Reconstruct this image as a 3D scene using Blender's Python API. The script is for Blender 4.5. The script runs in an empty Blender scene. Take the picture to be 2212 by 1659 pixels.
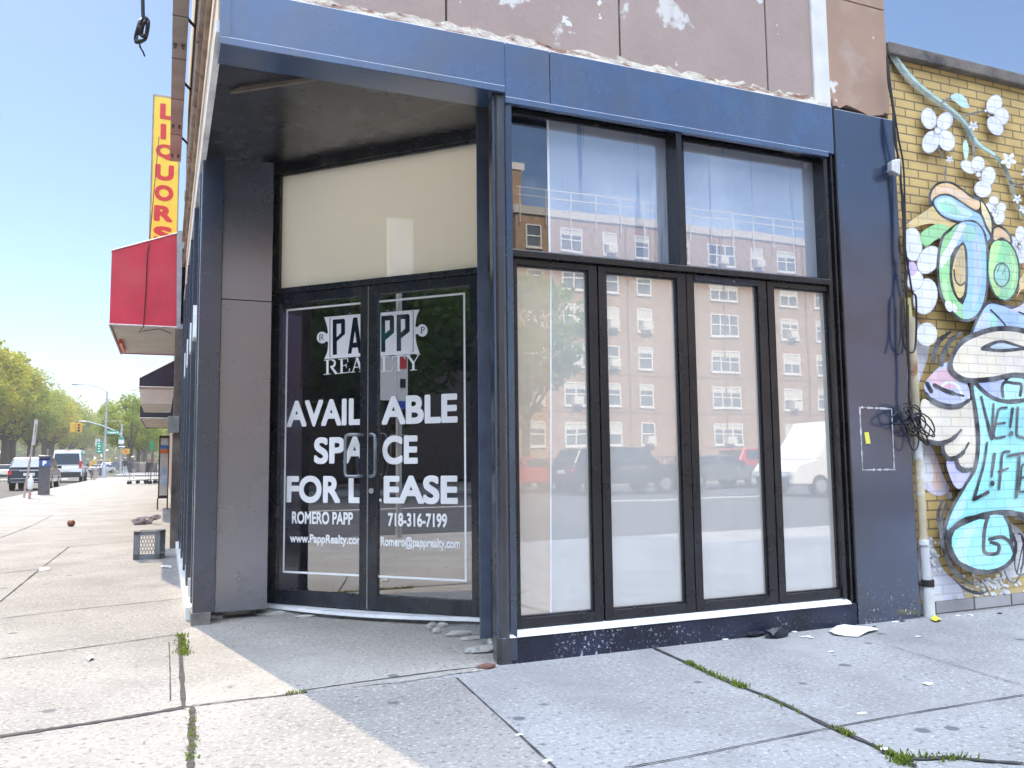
import bpy, bmesh, math, random
from mathutils import Vector, Matrix
random.seed(7)
S = bpy.context.scene
COL = S.collection
K = 0.852                      # survey units -> metres (eye height 1.15 m)
Q = 1.0 / K                    # metres -> survey units
rad = math.radians
# ------------------------------------------------------------------ camera
F = 1790.0; CX, CY = 1106.0, 829.5      # solved for a 2212 x 1659 copy of the photograph
yaw, pitch, roll = .39673, .09207, -.01117
fw = Vector((math.sin(yaw)*math.cos(pitch), math.cos(yaw)*math.cos(pitch), math.sin(pitch)))
r0 = Vector((math.cos(yaw), -math.sin(yaw), 0)); u0 = r0.cross(fw)
RR = r0*math.cos(roll) + u0*math.sin(roll); UU = RR.cross(fw)
CAM = Vector((-2.1735, -5.2340, 1.35))
cd = bpy.data.cameras.new('camera'); co = bpy.data.objects.new('camera', cd); COL.objects.link(co)
cd.sensor_width = 36; cd.lens = F/2212*36; cd.clip_start = .05; cd.clip_end = 3000
co.matrix_world = Matrix.Translation(CAM*K) @ Matrix((RR, UU, -fw)).transposed().to_4x4()
S.camera = co
# ------------------------------------------------------------------ sky, sun, exposure
SUN_EL = rad(40); sdir = Vector((-.21, .98, 0)).normalized()
w = bpy.data.worlds.new('World'); S.world = w; w.use_nodes = True
nt = w.node_tree; N = nt.nodes; L = nt.links
bg = N['Background']; sky = N.new('ShaderNodeTexSky'); sky.sky_type = 'NISHITA'; sky.sun_disc = False
sky.sun_elevation = SUN_EL; sky.sun_rotation = math.atan2(sdir.x, sdir.y)
sky.altitude = 0; sky.air_density = 1.0; sky.dust_density = .12; sky.ozone_density = 4.5
tc = N.new('ShaderNodeTexCoord'); sep = N.new('ShaderNodeSeparateXYZ'); L.new(tc.outputs['Generated'], sep.inputs[0])
no = N.new('ShaderNodeTexNoise'); no.inputs['Scale'].default_value = 2.6; no.inputs['Detail'].default_value = 7; no.inputs['Roughness'].default_value = .58
L.new(tc.outputs['Generated'], no.inputs['Vector'])
cr = N.new('ShaderNodeMapRange'); cr.inputs[1].default_value = .50; cr.inputs[2].default_value = .72; L.new(no.outputs[0], cr.inputs[0])
side = N.new('ShaderNodeMapRange'); side.inputs[1].default_value = .15; side.inputs[2].default_value = -.5; L.new(sep.outputs['Y'], side.inputs[0])
mu = N.new('ShaderNodeMath'); mu.operation = 'MULTIPLY'; cr.inputs[4].default_value = .22; L.new(cr.outputs[0], mu.inputs[0]); L.new(side.outputs[0], mu.inputs[1])
ov = N.new('ShaderNodeMapRange'); ov.inputs[1].default_value = .55; ov.inputs[2].default_value = .70; L.new(sep.outputs['Z'], ov.inputs[0])
oy = N.new('ShaderNodeMapRange'); oy.inputs[1].default_value = .25; oy.inputs[2].default_value = -.15; L.new(sep.outputs['Y'], oy.inputs[0]); om = N.new('ShaderNodeMath'); om.operation = 'MULTIPLY'; L.new(ov.outputs[0], om.inputs[0]); L.new(oy.outputs[0], om.inputs[1])
mm_ = N.new('ShaderNodeMath'); mm_.operation = 'MAXIMUM'; L.new(mu.outputs[0], mm_.inputs[0]); L.new(om.outputs[0], mm_.inputs[1])
mx = N.new('ShaderNodeMix'); mx.data_type = 'RGBA'; L.new(mm_.outputs[0], mx.inputs['Factor'])
L.new(sky.outputs[0], mx.inputs['A']); mx.inputs['B'].default_value = (36, 41, 50, 1)   # sunlit cumulus behind the camera; high band unseen, added to brighten the shade
L.new(mx.outputs['Result'], bg.inputs['Color']); bg.inputs['Strength'].default_value = .078
sd = bpy.data.lights.new('sun', 'SUN'); sd.energy = 3.1; sd.angle = rad(.5); sd.color = (1, .84, .62)
so = bpy.data.objects.new('sun', sd); COL.objects.link(so)
sv = Vector((sdir.x*math.cos(SUN_EL), sdir.y*math.cos(SUN_EL), math.sin(SUN_EL)))
so.rotation_euler = sv.to_track_quat('Z', 'Y').to_euler(); so.location = (0, 0, 30)
S.view_settings.view_transform = 'Standard'; S.view_settings.look = 'None'; S.view_settings.exposure = 0.98; S.view_settings.gamma = 1
S.cycles.max_bounces = 8; S.cycles.transparent_max_bounces = 12; S.cycles.caustics_reflective = False; S.cycles.caustics_refractive = False
# ------------------------------------------------------------------ survey helpers: a photo pixel and the plane it lies on give a place
def ray(x, y): return fw + RR*((x-CX)/F) - UU*((y-CY)/F)
def onG(x, y, z=0.0): d = ray(x, y); return CAM + d*((z-CAM.z)/d.z)
def onY(x, y, Yv=0.0): d = ray(x, y); return CAM + d*((Yv-CAM.y)/d.y)
def crop(x0, y0, k): return lambda x, y: ((x0+k*x)/1.8228, (y0+k*y)/1.8228)
DP0 = Vector((-1.28, 2.77, 0)); DS = Vector((1, -1, 0)).normalized(); DN = Vector((-1, -1, 0)).normalized()
def DP(s, z, d=0.0): v = DP0 + DS*s + DN*d; return Vector((v.x, v.y, z))
def onD(x, y): d = ray(x, y); p = CAM + d*((DP0-CAM).dot(DN)/d.dot(DN)); return ((p-DP0).dot(DS), p.z)
# ------------------------------------------------------------------ materials
def pm(name, col, rough=.6, metal=0.0, spec=.5, var=.12, scale=6.0, bump=0.0, bscale=40.0, coat=0.0, col2=None, rvar=0.0, ior=1.5):
    m = bpy.data.materials.new(name); m.use_nodes = True; n = m.node_tree.nodes; l = m.node_tree.links; b = n['Principled BSDF']
    b.inputs['Roughness'].default_value = rough; b.inputs['Metallic'].default_value = metal
    b.inputs['Specular IOR Level'].default_value = spec; b.inputs['Coat Weight'].default_value = coat; b.inputs['IOR'].default_value = ior
    t = n.new('ShaderNodeTexCoord'); z = n.new('ShaderNodeTexNoise'); z.inputs['Scale'].default_value = scale; z.inputs['Detail'].default_value = 6; z.inputs['Roughness'].default_value = .6
    l.new(t.outputs['Object'], z.inputs['Vector'])
    mixn = n.new('ShaderNodeMix'); mixn.data_type = 'RGBA'
    c2 = col2 or tuple(max(0, c*(1-2*var)) for c in col); c1 = col if col2 else tuple(min(1, c*(1+2*var)) for c in col)
    mixn.inputs['A'].default_value = (*c1, 1); mixn.inputs['B'].default_value = (*c2, 1)
    r = n.new('ShaderNodeMapRange'); r.inputs[1].default_value = .3; r.inputs[2].default_value = .7
    l.new(z.outputs[0], r.inputs[0]); l.new(r.outputs[0], mixn.inputs['Factor']); l.new(mixn.outputs['Result'], b.inputs['Base Color'])
    if rvar:
        rr = n.new('ShaderNodeMapRange'); rr.inputs[3].default_value = rough-rvar; rr.inputs[4].default_value = rough+rvar
        rr.inputs[1].default_value = .3; rr.inputs[2].default_value = .7; l.new(z.outputs[0], rr.inputs[0]); l.new(rr.outputs[0], b.inputs['Roughness'])
    if bump:
        z2 = n.new('ShaderNodeTexNoise'); z2.inputs['Scale'].default_value = bscale; z2.inputs['Detail'].default_value = 5; l.new(t.outputs['Object'], z2.inputs['Vector'])
        bp = n.new('ShaderNodeBump'); bp.inputs['Strength'].default_value = bump; bp.inputs['Distance'].default_value = .02
        l.new(z2.outputs[0], bp.inputs['Height']); l.new(bp.outputs[0], b.inputs['Normal'])
    m['mix'] = mixn.name
    return m
def over(m, col, kind, scale, lo, hi, rough=None, stretch=(1, 1, 1), zrange=None, fac=1.0, detail=5.0, mask=None):
    """wear, stains or specks with a shape of their own, laid over a material"""
    n = m.node_tree.nodes; l = m.node_tree.links; b = n['Principled BSDF']; src = b.inputs['Base Color'].links[0].from_socket
    g = n.new('ShaderNodeNewGeometry'); mp = n.new('ShaderNodeMapping'); mp.inputs['Scale'].default_value = stretch
    l.new(g.outputs['Position'], mp.inputs['Vector'])
    if kind == 'vor':
        t = n.new('ShaderNodeTexVoronoi'); t.inputs['Scale'].default_value = scale; t.inputs['Randomness'].default_value = 1; o = t.outputs['Distance']
    else:
        t = n.new('ShaderNodeTexNoise'); t.inputs['Scale'].default_value = scale; t.inputs['Detail'].default_value = detail; t.inputs['Roughness'].default_value = .6; o = t.outputs[0]
    l.new(mp.outputs[0], t.inputs['Vector'])
    r = n.new('ShaderNodeMapRange'); r.inputs[1].default_value = lo; r.inputs[2].default_value = hi; r.inputs[4].default_value = fac; l.new(o, r.inputs[0]); f = r.outputs[0]
    if zrange:
        s = n.new('ShaderNodeSeparateXYZ'); l.new(g.outputs['Position'], s.inputs[0])
        r2 = n.new('ShaderNodeMapRange'); r2.inputs[1].default_value = zrange[0]; r2.inputs[2].default_value = zrange[1]; l.new(s.outputs['Z'], r2.inputs[0])
        mm = n.new('ShaderNodeMath'); mm.operation = 'MULTIPLY'; l.new(f, mm.inputs[0]); l.new(r2.outputs[0], mm.inputs[1]); f = mm.outputs[0]
    if mask:
        t3 = n.new('ShaderNodeTexNoise'); t3.inputs['Scale'].default_value = mask[0]; t3.inputs['Detail'].default_value = 3; l.new(g.outputs['Position'], t3.inputs['Vector'])
        r3 = n.new('ShaderNodeMapRange'); r3.inputs[1].default_value = mask[1]; r3.inputs[2].default_value = mask[2]; l.new(t3.outputs[0], r3.inputs[0])
        m4_ = n.new('ShaderNodeMath'); m4_.operation = 'MULTIPLY'; l.new(f, m4_.inputs[0]); l.new(r3.outputs[0], m4_.inputs[1]); f = m4_.outputs[0]
    mxn = n.new('ShaderNodeMix'); mxn.data_type = 'RGBA'; l.new(f, mxn.inputs['Factor']); l.new(src, mxn.inputs['A']); mxn.inputs['B'].default_value = (*col, 1)
    l.new(mxn.outputs['Result'], b.inputs['Base Color'])
    return m
def brickmat(name, c1, c2, mortar, attr=None, bw=.2, bh=.0682, rough=.75, ms=.006, bump=.35):
    m = pm(name, c1, rough); n = m.node_tree.nodes; l = m.node_tree.links; b = n['Principled BSDF']
    g = n.new('ShaderNodeNewGeometry'); s = n.new('ShaderNodeSeparateXYZ'); l.new(g.outputs['Position'], s.inputs[0])
    a = n.new('ShaderNodeMath'); l.new(s.outputs['X'], a.inputs[0]); l.new(s.outputs['Y'], a.inputs[1])
    c = n.new('ShaderNodeCombineXYZ'); l.new(a.outputs[0], c.inputs[0]); l.new(s.outputs['Z'], c.inputs[1])
    t = n.new('ShaderNodeTexBrick'); t.inputs['Scale'].default_value = 1; t.inputs['Brick Width'].default_value = bw; t.inputs['Row Height'].default_value = bh
    t.inputs['Mortar Size'].default_value = ms; t.inputs['Mortar Smooth'].default_value = .25; t.inputs['Bias'].default_value = -.1
    t.inputs['Color1'].default_value = (*c1, 1); t.inputs['Color2'].default_value = (*c2, 1); t.inputs['Mortar'].default_value = (*mortar, 1)
    l.new(c.outputs[0], t.inputs['Vector'])
    z = n.new('ShaderNodeTexNoise'); z.inputs['Scale'].default_value = 3; z.inputs['Detail'].default_value = 8; l.new(g.outputs['Position'], z.inputs['Vector'])
    hs = n.new('ShaderNodeMapRange'); hs.inputs[1].default_value = .3; hs.inputs[2].default_value = .7; hs.inputs[3].default_value = .82; hs.inputs[4].default_value = 1.14; l.new(z.outputs[0], hs.inputs[0])
    mm = n.new('ShaderNodeMix'); mm.data_type = 'RGBA'; mm.blend_type = 'MULTIPLY'; mm.inputs['Factor'].default_value = 1
    if attr:
        at = n.new('ShaderNodeAttribute'); at.attribute_name = attr
        m2 = n.new('ShaderNodeMix'); m2.data_type = 'RGBA'; m2.blend_type = 'MULTIPLY'; m2.inputs['Factor'].default_value = 1
        bwm = n.new('ShaderNodeMapRange'); bwm.inputs[3].default_value = 1; bwm.inputs[4].default_value = .80; l.new(t.outputs['Fac'], bwm.inputs[0])
        zs = n.new('ShaderNodeTexNoise'); zs.inputs['Scale'].default_value = 7; zs.inputs['Detail'].default_value = 4; l.new(g.outputs['Position'], zs.inputs['Vector'])
        zr = n.new('ShaderNodeMapRange'); zr.inputs[1].default_value = .35; zr.inputs[2].default_value = .75; zr.inputs[4].default_value = .36; l.new(zs.outputs[0], zr.inputs[0])
        m3 = n.new('ShaderNodeMix'); m3.data_type = 'RGBA'; m3.inputs['B'].default_value = (.66, .66, .68, 1); l.new(zr.outputs[0], m3.inputs['Factor']); l.new(at.outputs['Color'], m3.inputs['A'])
        l.new(m3.outputs['Result'], m2.inputs['A']); l.new(bwm.outputs[0], m2.inputs['B']); l.new(m2.outputs['Result'], mm.inputs['A'])
    else: l.new(t.outputs['Color'], mm.inputs['A'])
    l.new(hs.outputs[0], mm.inputs['B']); l.new(mm.outputs['Result'], b.inputs['Base Color'])
    inv = n.new('ShaderNodeMath'); inv.operation = 'SUBTRACT'; inv.inputs[0].default_value = 1; l.new(t.outputs['Fac'], inv.inputs[1])
    bp = n.new('ShaderNodeBump'); bp.inputs['Strength'].default_value = bump; bp.inputs['Distance'].default_value = .006; l.new(inv.outputs[0], bp.inputs['Height']); l.new(bp.outputs[0], b.inputs['Normal'])
    return m
def glassmat(name, tint=(1, 1, 1), base=.1, ior=1.6, rough=.0, wav=.0, opaque=0.0):
    m = bpy.data.materials.new(name); m.use_nodes = True; n = m.node_tree.nodes; l = m.node_tree.links; n.remove(n['Principled BSDF'])
    out = n['Material Output']; tr = n.new('ShaderNodeBsdfTransparent'); tr.inputs[0].default_value = (*tint, 1)
    gl = n.new('ShaderNodeBsdfGlossy'); gl.inputs['Roughness'].default_value = rough
    fr = n.new('ShaderNodeFresnel'); fr.inputs['IOR'].default_value = ior
    ad = n.new('ShaderNodeMath'); ad.inputs[1].default_value = base; ad.use_clamp = True; l.new(fr.outputs[0], ad.inputs[0])
    if wav:
        t = n.new('ShaderNodeTexCoord'); z = n.new('ShaderNodeTexNoise'); z.inputs['Scale'].default_value = 1.3; z.inputs['Detail'].default_value = 1; l.new(t.outputs['Object'], z.inputs['Vector'])
        bp = n.new('ShaderNodeBump'); bp.inputs['Strength'].default_value = wav; bp.inputs['Distance'].default_value = .01; l.new(z.outputs[0], bp.inputs['Height']); l.new(bp.outputs[0], gl.inputs['Normal'])
    mxs = n.new('ShaderNodeMixShader'); l.new(ad.outputs[0], mxs.inputs[0]); l.new(tr.outputs[0], mxs.inputs[1]); l.new(gl.outputs[0], mxs.inputs[2]); l.new(mxs.outputs[0], out.inputs[0])
    return m
def laminate(m, base, ior=1.5, rough=0.0):
    """paper pasted on the back of a pane: the glass face mirrors, the paper shows through"""
    n = m.node_tree.nodes; l = m.node_tree.links; b = n['Principled BSDF']; b.inputs['Specular IOR Level'].default_value = 0
    gl = n.new('ShaderNodeBsdfGlossy'); gl.inputs['Roughness'].default_value = rough; fr = n.new('ShaderNodeFresnel'); fr.inputs['IOR'].default_value = ior
    ad = n.new('ShaderNodeMath'); ad.inputs[1].default_value = base; ad.use_clamp = True; l.new(fr.outputs[0], ad.inputs[0])
    t_ = n.new('ShaderNodeTexCoord'); z_ = n.new('ShaderNodeTexNoise'); z_.inputs['Scale'].default_value = 1.6; z_.inputs['Detail'].default_value = 2; l.new(t_.outputs['Object'], z_.inputs['Vector'])
    bp_ = n.new('ShaderNodeBump'); bp_.inputs['Strength'].default_value = .010; bp_.inputs['Distance'].default_value = .05; l.new(z_.outputs[0], bp_.inputs['Height']); l.new(bp_.outputs[0], gl.inputs['Normal'])
    mxs = n.new('ShaderNodeMixShader'); l.new(ad.outputs[0], mxs.inputs[0]); l.new(b.outputs[0], mxs.inputs[1]); l.new(gl.outputs[0], mxs.inputs[2]); l.new(mxs.outputs[0], n['Material Output'].inputs[0])
    return m
def leafmat(name, c1, c2, trans=.45):
    m = bpy.data.materials.new(name); m.use_nodes = True; n = m.node_tree.nodes; l = m.node_tree.links; n.remove(n['Principled BSDF']); out = n['Material Output']
    g = n.new('ShaderNodeTexCoord'); z = n.new('ShaderNodeTexNoise'); z.inputs['Scale'].default_value = .45; z.inputs['Detail'].default_value = 6; z.inputs['Roughness'].default_value = .75; l.new(g.outputs['Object'], z.inputs['Vector'])
    r = n.new('ShaderNodeMapRange'); r.inputs[1].default_value = .35; r.inputs[2].default_value = .65; l.new(z.outputs[0], r.inputs[0])
    c = n.new('ShaderNodeMix'); c.data_type = 'RGBA'; c.inputs['A'].default_value = (*c1, 1); c.inputs['B'].default_value = (*c2, 1); l.new(r.outputs[0], c.inputs['Factor'])
    d = n.new('ShaderNodeBsdfDiffuse'); t = n.new('ShaderNodeBsdfTranslucent'); l.new(c.outputs['Result'], d.inputs[0]); l.new(c.outputs['Result'], t.inputs[0])
    mxs = n.new('ShaderNodeMixShader'); mxs.inputs[0].default_value = trans; l.new(d.outputs[0], mxs.inputs[1]); l.new(t.outputs[0], mxs.inputs[2]); l.new(mxs.outputs[0], out.inputs[0])
    return m
# ------------------------------------------------------------------ objects
def tag(o, label=None, cat=None, group=None, kind=None):
    if label: o['label'] = label
    if cat: o['category'] = cat
    if group: o['group'] = group
    if kind: o['kind'] = kind
    return o
def thing(name, label, cat, loc=(0, 0, 0), group=None):
    o = bpy.data.objects.new(name, None); o.empty_display_size = .1; COL.objects.link(o); o.location = Vector(loc)*K
    o['origin'] = list(Vector(loc)*K); return tag(o, label, cat, group)
def dup(o, parent=None):
    c = o.copy(); COL.objects.link(c); c.parent = parent
    for ch in o.children: dup(ch, c)
    return c
class MB:
    def __init__(s): s.v = []; s.f = []; s.mi = []; s.sm = []
    def add(s, vs, fs, mi=0, sm=False):
        o = len(s.v); s.v += [Vector(p) for p in vs]
        for f in fs: s.f.append([i+o for i in f]); s.mi.append(mi); s.sm.append(sm)
    def box(s, a, b, mi=0):
        (x0, y0, z0), (x1, y1, z1) = a, b
        s.add([(x0,y0,z0),(x1,y0,z0),(x1,y1,z0),(x0,y1,z0),(x0,y0,z1),(x1,y0,z1),(x1,y1,z1),(x0,y1,z1)],
              [(3,2,1,0),(4,5,6,7),(0,1,5,4),(1,2,6,5),(2,3,7,6),(3,0,4,7)], mi); return s
    def hexa(s, p, mi=0):       # 8 points: bottom ring, top ring
        s.add(p, [(3,2,1,0),(4,5,6,7),(0,1,5,4),(1,2,6,5),(2,3,7,6),(3,0,4,7)], mi); return s
    def dbox(s, s0, s1, z0, z1, d0, d1, mi=0):   # box in the door plane
        return s.hexa([DP(s0,z0,d1),DP(s1,z0,d1),DP(s1,z0,d0),DP(s0,z0,d0),DP(s0,z1,d1),DP(s1,z1,d1),DP(s1,z1,d0),DP(s0,z1,d0)], mi)
    def poly(s, pts, mi=0): s.add(pts, [tuple(range(len(pts)))], mi); return s
    def prism(s, pts, off, mi=0):   # polygon pts extruded by vector off
        n = len(pts); off = Vector(off); a = [Vector(p) for p in pts]; b = [p+off for p in a]
        s.add(a+b, [tuple(range(n))[::-1], tuple(range(n, 2*n))]+[(i, (i+1) % n, n+(i+1) % n, n+i) for i in range(n)], mi); return s
    def tube(s, pts, r, n=8, mi=0, cap=True):
        pts = [Vector(p) for p in pts]; rs = r if isinstance(r, (list, tuple)) else [r]*len(pts); vs = []; fs = []; a = None
        for i, p in enumerate(pts):
            d = (pts[min(i+1, len(pts)-1)]-pts[max(i-1, 0)]).normalized()
            if a is None: a = d.orthogonal().normalized()
            a = (a-d*a.dot(d)); a = a.normalized() if a.length > 1e-6 else d.orthogonal().normalized(); b = d.cross(a)
            vs += [p+(a*math.cos(2*math.pi*k/n)+b*math.sin(2*math.pi*k/n))*rs[i] for k in range(n)]
        for i in range(len(pts)-1): fs += [(i*n+k, i*n+(k+1) % n, (i+1)*n+(k+1) % n, (i+1)*n+k) for k in range(n)]
        s.add(vs, fs, mi, True)
        if cap: s.add(vs[:n][::-1], [tuple(range(n))], mi); s.add(vs[-n:], [tuple(range(n))], mi)
        return s
    def cyl(s, a, b, r, n=16, mi=0): return s.tube([a, b], r, n, mi)
    def blob(s, c, r, seed=0, sub=2, jit=.25, sc=(1, 1, 1), mi=0, smooth=True):
        rnd = random.Random(seed); bm = bmesh.new(); bmesh.ops.create_icosphere(bm, subdivisions=sub, radius=1)
        vs = [Vector((v.co.x*sc[0], v.co.y*sc[1], v.co.z*sc[2]))*r*(1+rnd.uniform(-jit, jit))+Vector(c) for v in bm.verts]
        bm.verts.index_update(); fs = [tuple(v.index for v in f.verts) for f in bm.faces]; bm.free(); s.add(vs, fs, mi, smooth); return s
    def build(s, name, mats, parent=None, bevel=0.0, label=None, cat=None, group=None, kind=None, base=None):
        if not isinstance(mats, (list, tuple)): mats = [mats]
        if parent is not None:
            q = parent; org = Vector((0, 0, 0))
            while q is not None:
                if 'origin' in q: org = Vector(q['origin'])
                q = q.parent
        else:
            xs = [p.x for p in s.v]; ys = [p.y for p in s.v]; zs = [p.z for p in s.v]
            org = Vector(base)*K if base is not None else Vector(((min(xs)+max(xs))/2, (min(ys)+max(ys))/2, min(zs)))*K
        me = bpy.data.meshes.new(name); me.from_pydata([p*K-org for p in s.v], [], s.f)
        for m in mats: me.materials.append(m)
        for p, i, sm in zip(me.polygons, s.mi, s.sm): p.material_index = i; p.use_smooth = sm
        me.validate(); me.update()
        o = bpy.data.objects.new(name, me); COL.objects.link(o); o.parent = parent
        if parent is None: o.location = org; o['origin'] = list(org)
        if bevel:
            bv = o.modifiers.new('bevel', 'BEVEL'); bv.width = bevel; bv.segments = 2; bv.limit_method = 'ANGLE'; bv.angle_limit = rad(40)
        return tag(o, label, cat, group, kind)
def smooth_line(p, n=6, closed=False):
    p = [Vector((q[0], q[1], 0)) for q in p]; out = []; m = len(p)
    for i in range(m if closed else m-1):
        a, b, c, d = (p[(i-1) % m], p[i], p[(i+1) % m], p[(i+2) % m]) if closed else (p[max(i-1, 0)], p[i], p[i+1], p[min(i+2, m-1)])
        for k in range(n):
            t = k/n; out.append(.5*((2*b)+(c-a)*t+(2*a-5*b+4*c-d)*t*t+(3*b-a-3*c+d)*t**3))
    if not closed: out.append(p[-1])
    return [(q.x, q.y) for q in out]
def ribbon(line, w, caps=True):      # 2D outline of a brush stroke
    p = [Vector((x, y)) for x, y in line]; ws = w if isinstance(w, (list, tuple)) else [w]*len(p); Lf = []; Rt = []
    if len(ws) != len(p): ws = [ws[min(int(i*len(ws)/len(p)), len(ws)-1)] for i in range(len(p))]
    for i, q in enumerate(p):
        d = (p[min(i+1, len(p)-1)]-p[max(i-1, 0)]); d = d.normalized() if d.length > 0 else Vector((1, 0)); nn = Vector((-d.y, d.x))*ws[i]/2
        Lf.append(q+nn); Rt.append(q-nn)
    return Lf, Rt
def textfaces(txt, bold=.0):
    cu = bpy.data.curves.new('lettering', 'FONT'); cu.body = txt; cu.size = 1; ob = bpy.data.objects.new('lettering', cu); COL.objects.link(ob)
    bpy.context.view_layer.update(); me = bpy.data.meshes.new_from_object(ob.evaluated_get(bpy.context.evaluated_depsgraph_get()))
    vs = [(v.co.x, v.co.y) for v in me.vertices]; fs = [tuple(p.vertices) for p in me.polygons]
    bpy.data.objects.remove(ob); bpy.data.curves.remove(cu); bpy.data.meshes.remove(me); return vs, fs
def puttext(mb, txt, u0, u1, v0, v1, place, bold=.03, mi=0, step=.00012):
    """letters fitted to u0..u1, v0..v1; place(u, v, depth) -> point; weight by stacking shifted copies a hair apart"""
    vs, fs = textfaces(txt); xs = [p[0] for p in vs]; ys = [p[1] for p in vs]
    a, b, c, d = min(xs), max(xs), min(ys), max(ys); k = 0
    bx = bold; by = bold
    for dx in (-1, -.5, 0, .5, 1):
        for dy in (-1, 0, 1):
            if abs(dx) == 1 and abs(dy) == 1: dx2, dy2 = dx*.8, dy*.8
            else: dx2, dy2 = dx, dy
            k += 1
            mb.add([place(u0+(u1-u0)*(x+dx2*bx-a+bx)/(b-a+2*bx), v0+(v1-v0)*(y+dy2*by-c+by)/(d-c+2*by), k*step) for x, y in vs], fs, mi)
# ------------------------------------------------------------------ shared materials
black = over(pm('black_panel', (.012, .024, .052), .26, spec=.5, var=.25, scale=2.5, rvar=.06, ior=2.0), (.5, .5, .5), 'vor', 7, .03, .022, fac=.8)
black2 = over(pm('black_soffit', (.016, .018, .026), .28, spec=.5, var=.3, scale=3, rvar=.06, ior=1.6), (.6, .6, .6), 'vor', 9, .03, .022)
frame = over(pm('bronze_frame', (.013, .012, .014), .26, spec=.5, var=.3, scale=4, rvar=.05, ior=1.6), (.5, .5, .5), 'vor', 16, .03, .02, fac=.6)
plinthm = over(over(pm('spalled_black_paint', (.014, .018, .038), .38, var=.3, scale=5, bump=.25, bscale=60), (.60, .60, .62), 'noise', 42, .575, .62, detail=8, mask=(3.0, .48, .60), fac=.9), (.40, .40, .43), 'noise', 60, .60, .66, zrange=(.15, .0), detail=6, mask=(2.0, .4, .6))
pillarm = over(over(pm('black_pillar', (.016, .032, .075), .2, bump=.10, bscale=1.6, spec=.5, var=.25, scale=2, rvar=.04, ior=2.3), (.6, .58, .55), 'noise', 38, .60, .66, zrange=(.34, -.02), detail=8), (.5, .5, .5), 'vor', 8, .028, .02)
whitep = over(pm('white_paint', (.74, .74, .76), .5, var=.06, scale=8), (.45, .43, .42), 'noise', 9, .6, .75, fac=.6)
conc = None
def concrete(name, col, rough=.85, agg=1.0, gum=True):
    m = pm(name, col, rough, spec=.3, var=.10, scale=.9); n = m.node_tree.nodes; l = m.node_tree.links; b = n['Principled BSDF']
    over(m, tuple(c*.42 for c in col), 'noise', 34, .54, .68, fac=.85*agg, detail=6)
    over(m, tuple(min(1, c*1.75) for c in col), 'noise', 47, .55, .66, fac=.8*agg, detail=6)
    over(m, tuple(c*.75 for c in col), 'noise', 1.7, .5, .72, fac=.6, detail=8)
    over(m, tuple(c*1.25 for c in col), 'noise', .8, .55, .7, fac=.5, detail=8); over(m, tuple(c*.55 for c in col), 'noise', .55, .56, .72, fac=.55, detail=7)
    if gum:
        over(m, (.10, .105, .115), 'vor', 2.6, .10, .07, fac=.85); over(m, (.13, .135, .14), 'vor', 5.1, .085, .055, fac=.8)
        over(m, (.7, .7, .7), 'vor', 7.3, .05, .03, fac=.6)
    g = n.new('ShaderNodeNewGeometry'); z = n.new('ShaderNodeTexNoise'); z.inputs['Scale'].default_value = 70; z.inputs['Detail'].default_value = 6; l.new(g.outputs['Position'], z.inputs['Vector'])
    bp = n.new('ShaderNodeBump'); bp.inputs['Strength'].default_value = .55*agg; bp.inputs['Distance'].default_value = .012; l.new(z.outputs[0], bp.inputs['Height']); l.new(bp.outputs[0], b.inputs['Normal'])
    return m
walk = concrete('sidewalk_concrete', (.300, .294, .288))
patchm = concrete('old_concrete', (.335, .31, .275), agg=.9)
dirt = pm('joint_dirt', (.05, .045, .045), .95, var=.3, scale=20)
asphalt = pm('asphalt', (.055, .055, .058), .85, var=.15, scale=2, bump=.4, bscale=90)
wood = pm('bark', (.09, .075, .06), .9, var=.25, scale=4, bump=.5, bscale=12)
steel = pm('galvanised_steel', (.42, .44, .46), .45, metal=.3, var=.1)
alum = pm('aluminium', (.62, .63, .65), .35, metal=.8, var=.08)
rubber = pm('rubber', (.02, .02, .02), .8)
darkglass = pm('dark_glass', (.02, .022, .025), .05, spec=.8)
# ------------------------------------------------------------------ the setting
def flat(name, pts, m, kind='structure', base=None):
    return MB().poly(pts).build(name, m, kind=kind, base=base or (0, 0, pts[0][2]))
flat('ground', [(-900, -600, -.2), (900, -600, -.2), (900, 1500, -.2), (-900, 1500, -.2)], pm('earth', (.16, .15, .12), .95, scale=.05))
flat('road', [(-30, -36, -.145), (200, -36, -.145), (200, -7.4, -.145), (-8.3, -7.4, -.145), (-8.3, 97, -.145), (120, 97, -.145), (120, 117, -.145), (-8.3, 117, -.145), (-8.3, 900, -.145), (-30, 900, -.145)], asphalt)
MB().prism([(-8.4, -7.5, -.2), (70, -7.5, -.2), (70, 6, -.2), (-1.0, 6, -.2), (-1.0, 97, -.2), (-8.4, 97, -.2)], (0, 0, .2)).build('sidewalk', walk, kind='structure', base=(0, 0, 0))
jA, jB = onG(987, 1464), onG(1188, 1656); jC = jB+(jB-jA)*((-7.49-jB.y)/(jB.y-jA.y))
flat('avenue_sidewalk', [(-8.39, -7.49, .003), (jC.x, -7.49, .003), (jA.x, jA.y, .003), (-1.93, -.07, .003), (-1.93, 96.9, .003), (-8.39, 96.9, .003)], concrete('aged_sidewalk_concrete', (.290, .272, .250), agg=1.1), base=(-5, 0, .003))
MB().prism([(-8.4, 117, -.2), (40, 117, -.2), (40, 124, -.2), (-1.0, 124, -.2), (-1.0, 700, -.2), (-8.4, 700, -.2)], (0, 0, .2)).build('sidewalk', walk, kind='structure', base=(0, 117, 0))
MB().prism([(-42, -36, -.2), (-30, -36, -.2), (-30, 900, -.2), (-42, 900, -.2)], (0, 0, .2)).build('sidewalk', walk, kind='structure', base=(-36, 0, 0))
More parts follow.
